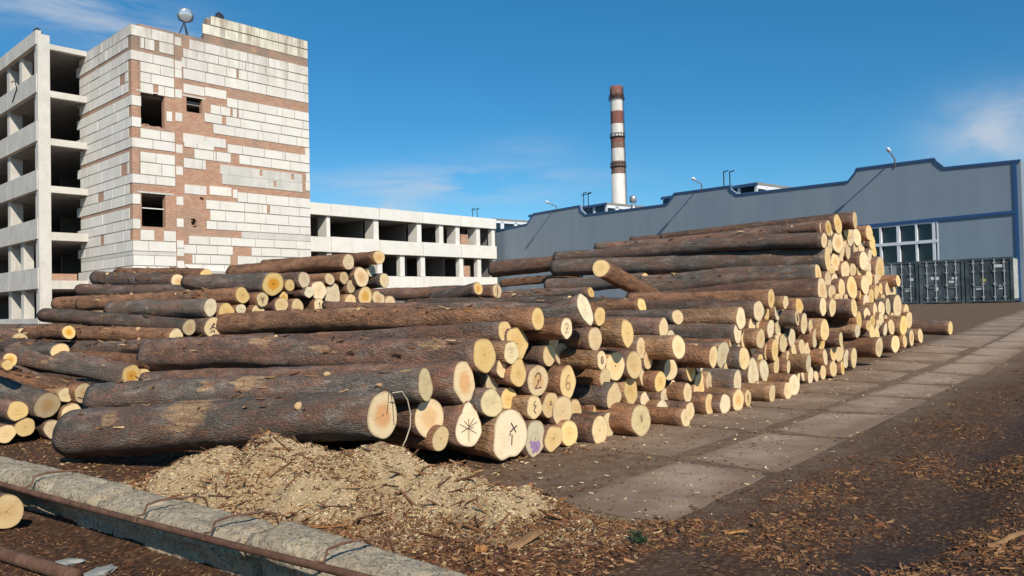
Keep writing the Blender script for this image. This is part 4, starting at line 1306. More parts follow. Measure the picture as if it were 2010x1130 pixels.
# ------------------------------------------------------------------ buildings
class Fac:
    """upright plane: u along it (heading), v = height, w = towards the camera"""
    def __init__(s, o, hd):
        s.o = Vector((o[0], o[1], 0)); s.d = head(hd)
        n = Vector((s.d.y, -s.d.x, 0))
        if n.dot(-s.o) < 0: n = -n
        s.n = n
        s.flip = s.d.cross(Vector((0, 0, 1))).dot(n) < 0

    def P(s, u, v, w=0.0):
        p = s.o + s.d * u + s.n * w
        return (p.x, p.y, v)

    def uv(s, px, py, w=0.0):
        r = ray(px, py); t = (s.o + s.n * w - CAM).dot(s.n) / r.dot(s.n)
        p = CAM + r * t; q = p - s.o
        return q.dot(s.d), p.z

    def box(s, mb, u0, u1, v0, v1, w0, w1, m=0, c=None, tap=0.0):
        if u1 < u0: u0, u1 = u1, u0
        if v1 < v0: v0, v1 = v1, v0
        if w1 < w0: w0, w1 = w1, w0
        Q = [(u0, v0, w1), (u1, v0, w1), (u1, v0, w0), (u0, v0, w0), (u0, v1, w1), (u1, v1, w1), (u1, v1, w0), (u0, v1, w0)]
        if tap:
            Q = [(u + (tap if i in (0, 4) else -tap if i in (1, 5) else 0), v + (tap if i in (0, 1) else -tap if i in (4, 5) else 0), w) if i in (0, 1, 4, 5) else (u, v, w) for i, (u, v, w) in enumerate(Q)]
        P8 = [s.P(*q) for q in Q]
        b = [mb.vert(p, c) for p in P8]
        for q in ((3, 2, 1, 0), (4, 5, 6, 7), (0, 1, 5, 4), (1, 2, 6, 5), (2, 3, 7, 6), (3, 0, 4, 7)):
            uvs = []
            for i in q:
                u, v, w = Q[i]
                if q in ((0, 1, 5, 4), (2, 3, 7, 6)): uvs.append((u, v))
                elif q in ((1, 2, 6, 5), (3, 0, 4, 7)): uvs.append((w, v))
                else: uvs.append((u, w))
            idx = [b[i] for i in q]
            if s.flip: idx = idx[::-1]; uvs = uvs[::-1]
            mb.face(idx, m, uvs)

    def walls(s, mb, u0, u1, v0, v1, holes, w0, w1, m=0):
        us = sorted({u0, u1, *[x for h in holes for x in h[:2]]}); vs = sorted({v0, v1, *[x for h in holes for x in h[2:]]})
        us = [x for x in us if u0 <= x <= u1]; vs = [x for x in vs if v0 <= x <= v1]
        for i in range(len(us) - 1):
            for j in range(len(vs) - 1):
                cu_, cv_ = (us[i] + us[i + 1]) / 2, (vs[j] + vs[j + 1]) / 2
                if any(h[0] < cu_ < h[1] and h[2] < cv_ < h[3] for h in holes): continue
                s.box(mb, us[i], us[i + 1], vs[j], vs[j + 1], w0, w1, m)


def wall_mat(name, base, dark, stain, amt=.5, sc=1.0, grime=False):
    k = N(name)
    co = k.coord('Object')
    n1 = k.noise(co, .9 * sc, 6, .65); n2 = k.noise(co, 6 * sc, 5, .65)
    st = k.noise(k.mapping(co, (2.2 * sc, 2.2 * sc, .25 * sc)), 1.0, 5, .65)
    tint = k.attr('col', 'Color')
    c = k.mix(k.ramp(n1, [(.35, 0.0), (.7, 1.0)]), base, dark)
    c = k.mix(k.ramp(n2, [(.5, 0.0), (.78, .55)]), c, dark)
    c = k.mix(k.ramp(st, [(.58, 0.0), (.75, amt)]), c, stain)
    c = k.mix(1.0, c, tint, 'MULTIPLY')
    if grime:      # rain grime running down from the coping
        zs = k.n('ShaderNodeSeparateXYZ'); k.set(zs.inputs[0], co)
        gz = k.ramp(k.math('DIVIDE', zs.outputs[2], 25.0), [(.64, 0.0), (.8, 1.0)])
        gs = k.ramp(k.noise(k.mapping(co, (1.6, 1.6, .3)), 1.0, 5, .7), [(.42, 0.0), (.62, .8)])
        c = k.mix(k.math('MULTIPLY', gz, gs), c, (.36, .29, .22))
    k.bump(n2, .35, .02)
    return k.fin(c, .92, .15)


BLOCK = wall_mat('aerated_block', (.86, .825, .76), (.77, .725, .65), (.50, .41, .32), .45, 1.0, True)
CONC = wall_mat('precast_concrete', (.70, .665, .60), (.56, .53, .48), (.34, .30, .25), .7)
CONCW = wall_mat('pale_precast_concrete', (.87, .845, .785), (.78, .75, .69), (.5, .46, .4), .4)
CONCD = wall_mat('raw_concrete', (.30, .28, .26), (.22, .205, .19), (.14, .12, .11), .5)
MORTAR = simple('mortar', (.30, .265, .22), .95, .1, var=.35, scale=2)
k = N('brick')
uvn = k.n('ShaderNodeUVMap').outputs[0]
bt = k.n('ShaderNodeTexBrick')
k.set(bt.inputs['Vector'], uvn); bt.inputs['Scale'].default_value = 1.0
bt.inputs['Brick Width'].default_value = .26; bt.inputs['Row Height'].default_value = .077; bt.inputs['Mortar Size'].default_value = .009
bt.inputs['Color1'].default_value = (.47, .21, .125, 1); bt.inputs['Color2'].default_value = (.60, .34, .215, 1); bt.inputs['Mortar'].default_value = (.45, .40, .33, 1)
bt.inputs['Bias'].default_value = -.1
co = k.coord('Object')
n1 = k.noise(co, .6, 5, .6); n2 = k.noise(co, 4, 5, .7)
c = k.mix(k.ramp(n2, [(.5, 0.0), (.75, .6)]), bt.outputs['Color'], (.50, .37, .25))
c = k.mix(k.ramp(n1, [(.5, 0.0), (.68, .6)]), c, (.33, .26, .2))
zs = k.n('ShaderNodeSeparateXYZ'); k.set(zs.inputs[0], co)
gz = k.ramp(k.math('DIVIDE', zs.outputs[2], 25.0), [(.6, 0.0), (.74, .85)])
c = k.mix(k.math('MULTIPLY', gz, k.ramp(k.noise(co, .8, 4, .6), [(.35, .2), (.55, 1.0)])), c, (.27, .215, .17))
k.bump(k.math('ADD', bt.outputs['Fac'], n2), .5, .012)
BRICK = k.fin(c, .92, .15)

# ---- block tower -------------------------------------------------
TC = at_depth(262, 520, 47.0)
TF = Fac((TC.x, TC.y), 43.0)
TL = Fac((TC.x, TC.y), -47.0)
UR = TF.uv(607, 300)[0]
ULL = TL.uv(158, 300)[0]
tower = empty('block_tower', (TC.x, TC.y, 0))
tag(tower, 'unfinished tower of white aerated blocks with red brick bands and empty window holes', 'building')


def T(mb, name, mat, par=None, smooth=False, col=True, root=tower):
    par = par or root
    o = mb.build(name, mat, par, smooth, col)
    if par is root: o.matrix_parent_inverse = Matrix.Translation(root.location).inverted()
    return o


def vF(py, px=262): return TF.uv(px, py)[1]


W1 = (TF.uv(276, 213)[0], TF.uv(323, 220)[0], TF.uv(300, 249)[1], TF.uv(300, 183)[1])
W2 = (TF.uv(366, 206)[0], TF.uv(397, 206)[0], TF.uv(382, 221)[1], TF.uv(382, 192)[1])
W3 = (TF.uv(278, 410)[0], TF.uv(325, 410)[0], TF.uv(300, 445)[1], TF.uv(300, 380)[1])
H1 = (TF.uv(375, 437)[0], TF.uv(386, 437)[0], TF.uv(380, 446)[1], TF.uv(380, 429)[1])
H2 = (TF.uv(392, 390)[0], TF.uv(402, 390)[0], TF.uv(397, 393)[1], TF.uv(397, 387)[1])
VT_L = vF(48)                      # parapet left part
VT_R = TF.uv(600, 84)[1]           # parapet right part
UP = TF.uv(400, 60)[0]
holes = [W1, W2, W3, H1, H2]
mb = MB()
vlow = TF.uv(380, 72)[1]
TF.walls(mb, 0.42, UP, -1, vlow, holes, -.4, 0)
TF.box(mb, UP, UR, -1, VT_R - 1.15, -.4, 0)
TF.box(mb, UP + .2, UR - .1, VT_R - 1.15, VT_R - .06, -.4, -.02)
T(mb, 'brick_wall', BRICK)
# ragged broken brick edges round the holes in the wall
mb = MB(); rg = random.Random(9)
for (a, b, c_, d_) in (H1, H2):
    for i in range(9):
        u = rg.choice([a, b]) + rg.uniform(-.05, .05); v = rg.uniform(c_, d_)
        TF.box(mb, u - rg.uniform(.04, .14), u + rg.uniform(.04, .14), v - .04, v + .04, -.3, -.02)
for i in range(7):
    u = W1[0] + (W1[1] - W1[0]) * rg.random()
    TF.box(mb, u - .12, u + .12, W1[2], W1[2] + rg.uniform(.05, .14), -.35, -.03)
T(mb, 'broken_brick', BRICK)
# left wall and hidden walls, floors and roof
mb = MB()
TL.box(mb, 0, ULL, -1, VT_L - .08, -.4, 0)
T(mb, 'brick_wall', BRICK)
mb = MB()
DEP = abs(ULL)
TF.box(mb, 0.42, UR, -1, VT_R - 1.3, -DEP, -DEP + .3)
TF.box(mb, UR - .3, UR, -1, VT_R - 1.3, -DEP + .3, -.4)
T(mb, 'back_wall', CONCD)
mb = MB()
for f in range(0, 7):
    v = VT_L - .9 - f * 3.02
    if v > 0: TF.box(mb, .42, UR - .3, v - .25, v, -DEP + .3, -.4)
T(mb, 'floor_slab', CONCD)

rg = random.Random(21)


def tint(rg, a=.09, warm=0.0):
    m = 1 - rg.random() * a
    return (m, m * (1 - rg.random() * .02), m * (1 - rg.random() * .035 - warm), 1)


blk = MB(); mor = MB()
LROW = [(48, 69.2), (69.8, 91.4), (98, 116.8), (117.2, 137.2), (137.8, 157.8), (158.4, 178.3), (186.2, 206.3), (206.8, 228), (228.4, 248.2), (248.7, 268.4), (269, 288.3), (295, 315.3), (315.8, 339.8), (340.4, 358.7), (359.2, 378.8), (379.3, 400), (406, 428.3), (428.8, 448.8), (449.3, 470.8), (471.4, 492), (500, 521), (521.5, 545), (545.5, 566)]
LV = [(vF(b), vF(a)) for a, b in LROW]
CORNER_BLOCK = {0, 2, 6, 8, 10, 13, 15, 17, 19, 20, 21, 22}
bev = .012
UPI0 = TF.uv(343.5, 300)[0]; UPI1 = TF.uv(358.5, 300)[0]


def run(fac, u0, u1, v0, v1, wl, jitter=True, rg=rg, keep=None, w1=.035, warm=0.0):
    """a course of blocks between u0 and u1"""
    u = u0
    first = rg.uniform(.6, 1.5)
    while u < u1 - .05:
        l = first if u == u0 else wl * rg.uniform(.85, 1.15)
        e = min(u1, u + l)
        if u1 - e < .22: e = u1
        cuts = [(u, e)]
        for a, b in (keep or []):
            nc = []
            for p, q in cuts:
                if b <= p or a >= q: nc.append((p, q))
                else:
                    if a > p + .08: nc.append((p, a))
                    if b < q - .08: nc.append((b, q))
            cuts = nc
        for p, q in cuts:
            fac.box(mor, p, q, v0 - .004, v1 + .012, -.05, .012)
            if rg.random() < .04 and q - p > .5:      # a slim make-up piece
                fac.box(blk, p + bev, p + .16, v0 + .01, v1 - .01, -.05, w1 - .004, 0, tint(rg), .008)
                p += .19
            fac.box(blk, p + bev, q - bev, v0 + .012 + rg.uniform(0, .01), v1 - .008, -.05, w1 + rg.uniform(-.008, .008), 0, tint(rg, .09, warm), .008)
        u = e


# left face
LBR = {3: [(241, 1)], }
LK = {4: [(237, 248)], 12: [(238, 250)], 14: [(192, 204)], 18: [(196, 203)]}
sgn = 1
for i, (v0, v1) in enumerate(LV):
    keep = []
    for a, b in LK.get(i, []):
        ua, ub = TL.uv(a, 300)[0], TL.uv(b, 300)[0]; keep.append((min(ua, ub), max(ua, ub)))
    st = 0.0 if i in CORNER_BLOCK else .42
    teeth = i in (1, 4, 6, 8, 11, 13, 15, 17, 19, 21)
    run(TL, st, ULL + (.0 if not teeth else 0), v0, v1, 1.75, keep=keep)
    if teeth:
        TL.box(blk, ULL + .004, ULL + .6 + rg.uniform(-.12, .12), v0 + .02, v1 - .01, -.42, .03, 0, tint(rg), .01)
T(blk, 'side_blocks', BLOCK); blk = MB()
T(mor, 'mortar_bed', MORTAR); mor = MB()
# front face left of the pilaster: rows carried round the corner or stopped at brick quoins
KF = {0: [], 1: [(303, 310), (283, 284)], 5: [(301, 310)], 6: [(277, 345)], 7: [(277, 326), (338, 345)], 8: [(277, 345)],
      14: [(262, 345)], 15: [(276, 345)], 16: [(276, 345)], 17: [(276, 345)], 18: [(303, 321)]}
for i, (v0, v1) in enumerate(LV):
    ry = sum(LROW[i]) / 2
    off = ry + (315 - 262) * .13
    st = 0.0 if i in CORNER_BLOCK else TF.uv(275, ry)[0]
    keep = [(TF.uv(a, off)[0], TF.uv(b, off)[0]) for a, b in KF.get(i, [])]
    run(TF, st + (.0 if st else -.03), UPI0, v0, v1, 1.5, keep=keep)
# concrete strip
T(blk, 'corner_blocks', BLOCK); blk = MB()
mb = MB()
TF.box(mb, -.03, UPI0, vF(499.6), vF(492.5), -.05, .03, 0, (1, 1, 1, 1)); TL.box(mb, 0.005, ULL, vF(499.6), vF(492.5), -.05, .028, 0, (1, 1, 1, 1))
T(mb, 'concrete_strip', CONC); mb = MB()
sb0 = TF.uv(606, 462)[1]; sb1 = TF.uv(606, 473.5)[1]
TF.box(mb, TF.uv(474, 462)[0], UR, sb1, sb0, -.05, .03, 0, (1, 1, 1, 1))
T(mb, 'concrete_strip', CONC)
# pilaster: brick with block inserts
mb = MB()
TF.box(mb, UPI0 + .01, UPI1 - .01, -1, VT_L - .12, -.03, .06)
T(mb, 'brick_pilaster', BRICK)
for py in (82, 128, 145, 184, 230, 292, 335, 394, 437, 480, 494, 520):
    c_ = TF.uv(351, py)[1]; TF.box(blk, UPI0 + .02, UPI1 - .02, c_ - .27, c_ + .27, -.02, .075, 0, tint(rg), .01)
T(blk, 'pilaster_blocks', BLOCK); blk = MB()
# right zone
RROW = [(81.5, 98), (99, 116.6), (132, 149.6), (150.2, 165.7), (166.3, 183.8), (184.4, 203), (221.4, 238.4), (239, 255.2), (255.8, 272), (272.6, 290), (304.8, 321), (321.6, 339), (339.6, 357), (357.6, 375), (390, 408.5), (409.1, 426), (426.6, 445.5), (446.1, 461.4), (474, 489.4), (490, 506), (506.6, 523), (523.6, 540)]
RV = [(TF.uv(606, b)[1], TF.uv(606, a)[1]) for a, b in RROW]


def rk(i, a, b):
    """px span on row i -> u span"""
    v = sum(RV[i]) / 2
    out = []
    for px in (a, b):
        lo, hi = -3.0, 16.0
        for _ in range(40):
            m = (lo + hi) / 2
            if proj(Vector(TF.P(m, v)))[0] < px: lo = m
            else: hi = m
        out.append(lo)
    return tuple(out)


RK = {0: (413, []), 1: (397, []), 2: (371, []), 3: (359, []), 4: (345, [(464, 468)]), 5: (359, []), 6: (445, []), 7: (413, [(452, 456), (465, 468)]), 8: (401, [(438, 443)]), 9: (418, []),
      10: (361, [(420, 446)]), 11: (381, [(453, 469)]), 12: (360, [(404, 600)]), 13: (600, []), 14: (466, []), 15: (404, [(524, 529)]), 16: (412, []), 17: (405, []), 18: (370, []), 19: (358, [(457, 493)]), 20: (377, [(452, 466)]), 21: (358, [])}
for i, (v0, v1) in enumerate(RV):
    s0, kk = RK[i]
    u0 = rk(i, s0, s0)[0]
    run(TF, u0, UR, v0, v1, 1.5, keep=[rk(i, a, b) for a, b in kk], warm=.1 if i < 2 else 0)
# block patches lying across the brick bands
for x0, x1, y0, y1 in ((360, 401, 167, 186), (402, 444, 172, 194), (359, 402, 263, 282), (403, 443, 270, 289), (362, 405, 363, 382), (411, 454, 366, 384), (457, 466, 372, 389), (347, 357, 178, 194)):
    ua, va = TF.uv(x0, y0); ub, vb = TF.uv(x1, y1); vc = TF.uv((x0 + x1) / 2, (y0 + y1) / 2)[1]
    TF.box(blk, ua, ub, vc - .29, vc + .29, -.05, .036, 0, tint(rg), .008)
# right edge ends of the brick bands closed by small blocks
for py in (298, 364):
    c_ = TF.uv(602, py)[1]; TF.box(blk, UR - .35, UR + .002, c_ - .28, c_ + .28, -.05, .04, 0, tint(rg), .008)
T(blk, 'front_blocks', BLOCK)
T(mor, 'mortar_bed', MORTAR)
# two perforated concrete panels
for (x0, y0, x1, y1) in ((432, 322.5, 592, 345), (436, 342, 593, 364)):
    mb = MB()
    va = TF.uv(x0, y0)[1]
    ua, ub = TF.uv(x0, y0)[0], TF.uv(x1, y1)[0]
    ht = .62
    hs = []
    for px in ((494, 499, 571, 575) if y0 < 330 else (531, 535)):
        pass
    hh = ((.46, .1), (.86, .1)) if y0 < 330 else ((.62, .08),)
    holes_ = [(ua + (ub - ua) * f, ua + (ub - ua) * f + .22, va - ht * .72, va - ht * .1) for f, _ in hh]
    TF.walls(mb, ua, ub, va - ht, va, holes_, -.04, .04)
    T(mb, 'concrete_panel', CONCD if False else CONC)
mb = MB()
TF.box(mb, W1[0] - .25, W1[1] + .3, W1[3], W1[3] + .09, -.3, .02, 0, (1, 1, 1, 1)); TF.box(mb, W2[0] - .25, W2[1] + .2, W2[3], W2[3] + .09, -.3, .02, 0, (1, 1, 1, 1)); TF.box(mb, W3[0] - .2, W3[1] + .5, W3[3], W3[3] + .1, -.3, .03, 0, (1, 1, 1, 1))
T(mb, 'window_lintel', CONC)
mb = MB(); TF.box(mb, W3[0], W3[1], TF.uv(300, 408)[1] - .03, TF.uv(300, 408)[1] + .03, -.3, -.24, 0, (1, 1, 1, 1)); T(mb, 'crossbar', CONCW)
mb = MB()
TF.box(mb, -.06, UR + .05, vF(530), vF(523.5), -.2, .1, 0, (1, 1, 1, 1)); T(mb, 'white_plinth', CONCW)
mb = MB(); rg = random.Random(77)
for i in range(26):
    u = rg.uniform(.1, UR); top = VT_L if u < UP else VT_R
    TF.box(mb, u, u + rg.uniform(.1, .35), top - .1, top + rg.uniform(-.02, .07), -.3, .0 - .03, 0, (.8, .75, .65, 1))
for i in range(16):
    u = rg.uniform(.1, ULL); TL.box(mb, u, u + rg.uniform(.1, .5), VT_L - .1, VT_L + rg.uniform(.0, .1), -.3, -.03, 0, (.6, .55, .5, 1))
T(mb, 'parapet_rubble', CONC)

# ---- floodlight and odds on the roofs ------------------------------
STEEL = simple('galvanised_steel', (.45, .46, .48), .45, .5, .6, var=.15)
DSTEEL = simple('dark_steel', (.03, .034, .045), .6, .4, 0, var=.3)
k = N('lamp_glass'); GLASSL = k.fin((.62, .66, .68), .12, .6, .55)


def child(mb, name, mat, root, smooth=False):
    o = mb.build(name, mat, root, smooth)
    o.matrix_parent_inverse = Matrix.Translation(root.location).inverted()
    return o


fp = Vector(TF.P(TF.uv(362, 70, -1.2)[0], VT_L - .15, -1.2))
fl = empty('floodlight', fp); tag(fl, 'round floodlight on a dark tripod on the roof of the block tower', 'floodlight')
lc = at_depth(364, 30, fp.y); Rl = 14 * fp.y / F
mb = MB()
for a in (20, 140, 260):
    d = head(a); mb.tube([fp + d * .62, Vector((fp.x, fp.y, lc.z - .42))], .035, 6)
mb.tube([fp + head(20) * .62 + Vector((0, 0, .1)), fp + head(140) * .62 + Vector((0, 0, .1))], .025, 6)
mb.tube([fp + head(140) * .62 + Vector((0, 0, .1)), fp + head(260) * .62 + Vector((0, 0, .1))], .025, 6)
child(mb, 'tripod', DSTEEL, fl)
ax = Vector((.45, -.86, -.22)).normalized()
mb = MB()
mb.tube([lc - ax * .42, lc - ax * .36, lc - ax * .1, lc + ax * .02, lc + ax * .05], [.1, .24, Rl * .88, Rl, Rl], 24); child(mb, 'lamp_bowl', STEEL, fl, True)
mb = MB()
mb.tube([lc + ax * .051, lc + ax * .09, lc + ax * .12], [Rl * .95, Rl * .8, Rl * .3], 24); child(mb, 'lens', GLASSL, fl, True)
mb = MB()
side = ax.cross(Vector((0, 0, 1))).normalized()
mb.tube([lc + side * (Rl + .03), lc + side * (Rl + .03) * .8 + Vector((0, 0, -.35)), Vector((fp.x, fp.y, lc.z - .45)), lc - side * (Rl + .03) * .8 + Vector((0, 0, -.35)), lc - side * (Rl + .03)], .035, 6); child(mb, 'yoke', DSTEEL, fl)
p = TF.P(TF.uv(430, 40, -.3)[0], VT_R - .05, -.3); dep = p[1]
s = dep / F
o = lump('roof_rubble', (p[0], p[1], p[2] + 9 * s), 9 * s, 9 * s, 10 * s, DSTEEL, 61); tag(o, 'dark lump of debris standing on the stepped parapet of the block tower', 'debris')

# ---- unfinished frame building on the left --------------------------
LC = at_depth(84, 520, 50.0)
LF = Fac((LC.x, LC.y), -47.0); LE = Fac((LC.x, LC.y), 43.0)
frame = empty('frame_building', (LC.x, LC.y, 0))
tag(frame, 'unfinished five storey precast concrete frame with open window bays at left', 'building')


def FB(mb, name, mat): return T(mb, name, mat, frame, False, True, frame)


one = (1, 1, 1, 1)
SPY = [(61, 89), (146.2, 183.4), (239.2, 279), (335, 374.5), (430.3, 470), (526, 567), (625, 668)]
SPV = [(LF.uv(77, b)[1], LF.uv(77, a)[1]) for a, b in SPY]
rg = random.Random(31)
LU = 22.0
for i, (v0, v1) in enumerate(SPV):
    for (a, b) in ((.12, 6.3), (6.32, 12.5), (12.52, 18.7), (18.72, LU)):
        mb = MB(); LF.box(mb, a, b, v0, v1, -.06, .26, 0, tint(rg, .06), .012); FB(mb, 'spandrel_panel', CONC)
FLV = [v0 + .15 for v0, v1 in SPV]
for i, v in enumerate(FLV):
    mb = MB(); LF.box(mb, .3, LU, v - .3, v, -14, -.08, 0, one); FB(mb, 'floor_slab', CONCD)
mb = MB(); LF.box(mb, -.02, .42, -1, SPV[0][1] - .25, -.5, .2, 0, one)
FB(mb, 'corner_column', CONC)
for px, w_ in ((18, .42), (-42, .42), (-100, .42)):
    u = LF.uv(px, 300)[0]
    for i in range(6):
        mb = MB(); LF.box(mb, u - .3, u + .3, SPV[i + 1][1] + .002, SPV[i][0] - .002, -.75, .02, 0, tint(rg, .05)); FB(mb, 'column', CONC)
for i in range(6):
    for px in ((73,) if i not in (0, 4, 5) else (73, 44)):
        u = LF.uv(px, 300)[0]; hw = .2 if px == 73 else .3
        mb = MB(); LF.box(mb, u - hw, u + hw, SPV[i + 1][1] + .002, SPV[i][0] - .002, -.55, .06, 0, tint(rg, .05)); FB(mb, 'mullion', CONC)
# end bay: edge beams, brick remnants
for i, (ya, yb) in enumerate(((86, 96), (177.5, 190), (271, 284), (364, 377), (455, 471), (550, 567))):
    va, vb = LE.uv(98, ya)[1], LE.uv(98, yb)[1]
    mb = MB(); LE.box(mb, .45, 7.5, vb, va, -.35, .0, 0, tint(rg, .05)); FB(mb, 'edge_beam', CONC)
mb = MB(); LE.box(mb, .45, 2.0, LE.uv(98, 550)[1] + .002, LE.uv(98, 546)[1] + .3, -.3, -.02); FB(mb, 'brick_remnant', BRICK)
mb = MB()
LF.box(mb, .3, LU, -1, SPV[0][0], -14.3, -14, 0, one); LF.box(mb, LU, LU + .3, -1, SPV[0][0], -14.3, 0, 0, one)
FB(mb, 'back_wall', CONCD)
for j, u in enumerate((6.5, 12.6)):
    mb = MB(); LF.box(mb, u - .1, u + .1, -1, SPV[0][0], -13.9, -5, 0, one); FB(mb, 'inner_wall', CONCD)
mb = MB()
cp = [Vector(LF.P(*q)) for q in ((LF.uv(33, 163)[0], LF.uv(33, 163)[1], .3), (LF.uv(40, 162)[0], LF.uv(40, 160)[1], .32), (LF.uv(43, 175)[0], LF.uv(42, 176)[1], .3), (LF.uv(38, 190)[0], LF.uv(38, 190)[1], .3), (LF.uv(34, 202)[0], LF.uv(34, 202)[1], .29))]
mb.tube(cp, .035, 6); FB(mb, 'loose_cable', DSTEEL)
p = LF.P(LF.uv(70, 58)[0], SPV[0][1], -.1); s = p[1] / F
o = lump('roof_rubble', (p[0], p[1], p[2] + 5 * s), 7 * s, 7 * s, 7 * s, DSTEEL, 62); tag(o, 'dark lump on the top corner of the unfinished frame building', 'debris')

# ---- low precast building -------------------------------------------
BC = at_depth(613, 500, 68.0)
BF = Fac((BC.x, BC.y), 43.0)
low = empty('low_building', (BC.x, BC.y, 0))
tag(low, 'long low white precast concrete building with empty window bays behind the log stacks', 'building')


def LB(mb, name, mat): return T(mb, name, mat, low, False, True, low)


UL0, UL1 = -6.0, BF.uv(971, 460)[0]
uu = lambda px: BF.uv(px, 480)[0]
BV = [(BF.uv(613, 421)[1], BF.uv(613, 397)[1]), (BF.uv(613, 493.5)[1], BF.uv(613, 463)[1]), (BF.uv(770, 567)[1], BF.uv(770, 541)[1])]
seams = [UL0, uu(647), uu(742), uu(827), uu(902), UL1]
rg = random.Random(41)
for i, (v0, v1) in enumerate(BV):
    for a, b in zip(seams[:-1], seams[1:]):
        mb = MB(); BF.box(mb, a + .02, b - .02, v0, v1 + rg.uniform(-.04, .04), -.05, .28, 0, tint(rg, .05), .015); LB(mb, 'spandrel_panel', CONCW)
for i, cols in enumerate(([(641, 648), (732.5, 743), (816, 827), (861, 870), (893, 902), (932.5, 942), (965, 971)], [(641, 650), (739, 749), (784, 793), (824.5, 833), (900.5, 908), (936, 943), (966, 972)])):
    for a, b in cols:
        mb = MB(); ua, ub = uu(a), uu(b)
        deep = 1.3 if (b - a) > 9.4 or a in (641, 893) else .5
        BF.box(mb, max(ua, ub - .55), ub, BV[i + 1][1] + .002, BV[i][0] - .002, -deep, .04, 0, tint(rg, .06)); LB(mb, 'column', CONCW)
for i in range(3):
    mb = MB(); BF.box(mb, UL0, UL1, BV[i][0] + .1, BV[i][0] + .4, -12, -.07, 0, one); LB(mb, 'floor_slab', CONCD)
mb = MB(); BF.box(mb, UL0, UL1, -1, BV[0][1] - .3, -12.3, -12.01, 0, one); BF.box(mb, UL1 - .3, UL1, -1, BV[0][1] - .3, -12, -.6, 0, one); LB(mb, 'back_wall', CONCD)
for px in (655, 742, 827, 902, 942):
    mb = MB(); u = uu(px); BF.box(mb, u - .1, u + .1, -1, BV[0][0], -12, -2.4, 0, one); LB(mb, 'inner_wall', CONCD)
for i, (a, b, t) in enumerate(((910, 924, .6), (913, 927, .6))):
    mb = MB(); v = BV[i + 1][1]; BF.box(mb, uu(a), uu(b), v + .003, v + (BV[i][0] - v) * t, -.8, -.4); LB(mb, 'brick_infill', BRICK)
mb = MB(); BF.box(mb, UL0, UL1, -1, BV[2][0] - .8, -.9, -.1, 0, (.3, .3, .3, 1))
for px in (780, 815, 857, 900, 945):
    u = uu(px); BF.box(mb, u - .3, u + .3, BV[2][0] - .8, BV[2][0] + .1, -.8, -.2, 0, one)
LB(mb, 'foundation', CONC)
# ---- grey hall -------------------------------------------------------
HCn = at_depth(2003, 560, 47.0)
HL = at_depth(975, 560, 86.0)
hd = math.degrees(math.atan2(HL.x - HCn.x, HL.y - HCn.y)); print('hall heading', hd)
HF = Fac((HCn.x, HCn.y), hd)
hall = empty('grey_hall', (HCn.x, HCn.y, 0))
tag(hall, 'large grey corrugated metal hall with stepped roofline and blue trim', 'building')


def HB(mb, name, mat, par=None, root=hall): return T(mb, name, mat, par, False, True, root)


prof_px = [(2003, 312), (1853, 327), (1835, 313), (1834, 309), (1681, 329), (1680, 335), (1665, 354), (1447, 380), (1433, 370), (1433, 363), (1323, 378), (1321, 384), (1310, 399), (1149, 420), (1139, 411), (1138, 402), (1047, 418), (1044, 424), (1035, 438), (975, 451), (940, 458)]
prof = [HF.uv(*p) for p in prof_px]
print('hall profile', [(round(a, 1), round(b, 2)) for a, b in prof])
# regularise the step heights a little: use the mean of the low and of the high stretches
lows = [prof[i][1] for i in (0, 1, 6, 7, 12, 13, 18, 19)]; highs = [prof[i][1] for i in (3, 4, 9, 10, 15, 16)]
k = N('corrugated_cladding')
uvn = k.n('ShaderNodeUVMap').outputs[0]
sx = k.n('ShaderNodeSeparateXYZ'); k.set(sx.inputs[0], uvn)
wv = k.math('SINE', k.math('MULTIPLY', sx.outputs[0], 2 * PI / .25))
sheet = k.noise(k.mapping(uvn, (.95, .02, 1)), 1.0, 2, .5)
n1 = k.noise(k.mapping(uvn, (.3, .3, 1)), 1.0, 4, .6)
c = k.mix(k.ramp(sheet, [(.35, 0.0), (.65, 1.0)]), (.245, .30, .352), (.27, .328, .378))
c = k.mix(k.ramp(n1, [(.4, 0.0), (.7, .35)]), c, (.21, .265, .33))
k.bump(wv, .06, .008)
CLAD = k.fin(c, .55, .3)
BLUE = simple('blue_trim', (.035, .10, .24), .5, .4, var=.15)
WHITE = simple('white_frame', (.78, .80, .83), .5, .4, var=.08, bump=0)
k = N('dark_glass'); DGL = k.fin((.015, .025, .035), .08, .6)
WIN = (HF.uv(1842, 470)[0], HF.uv(1690, 470)[0], HF.uv(1838, 512)[1] - .6, HF.uv(1840, 434)[1])
mb = MB()
VB = -1.0
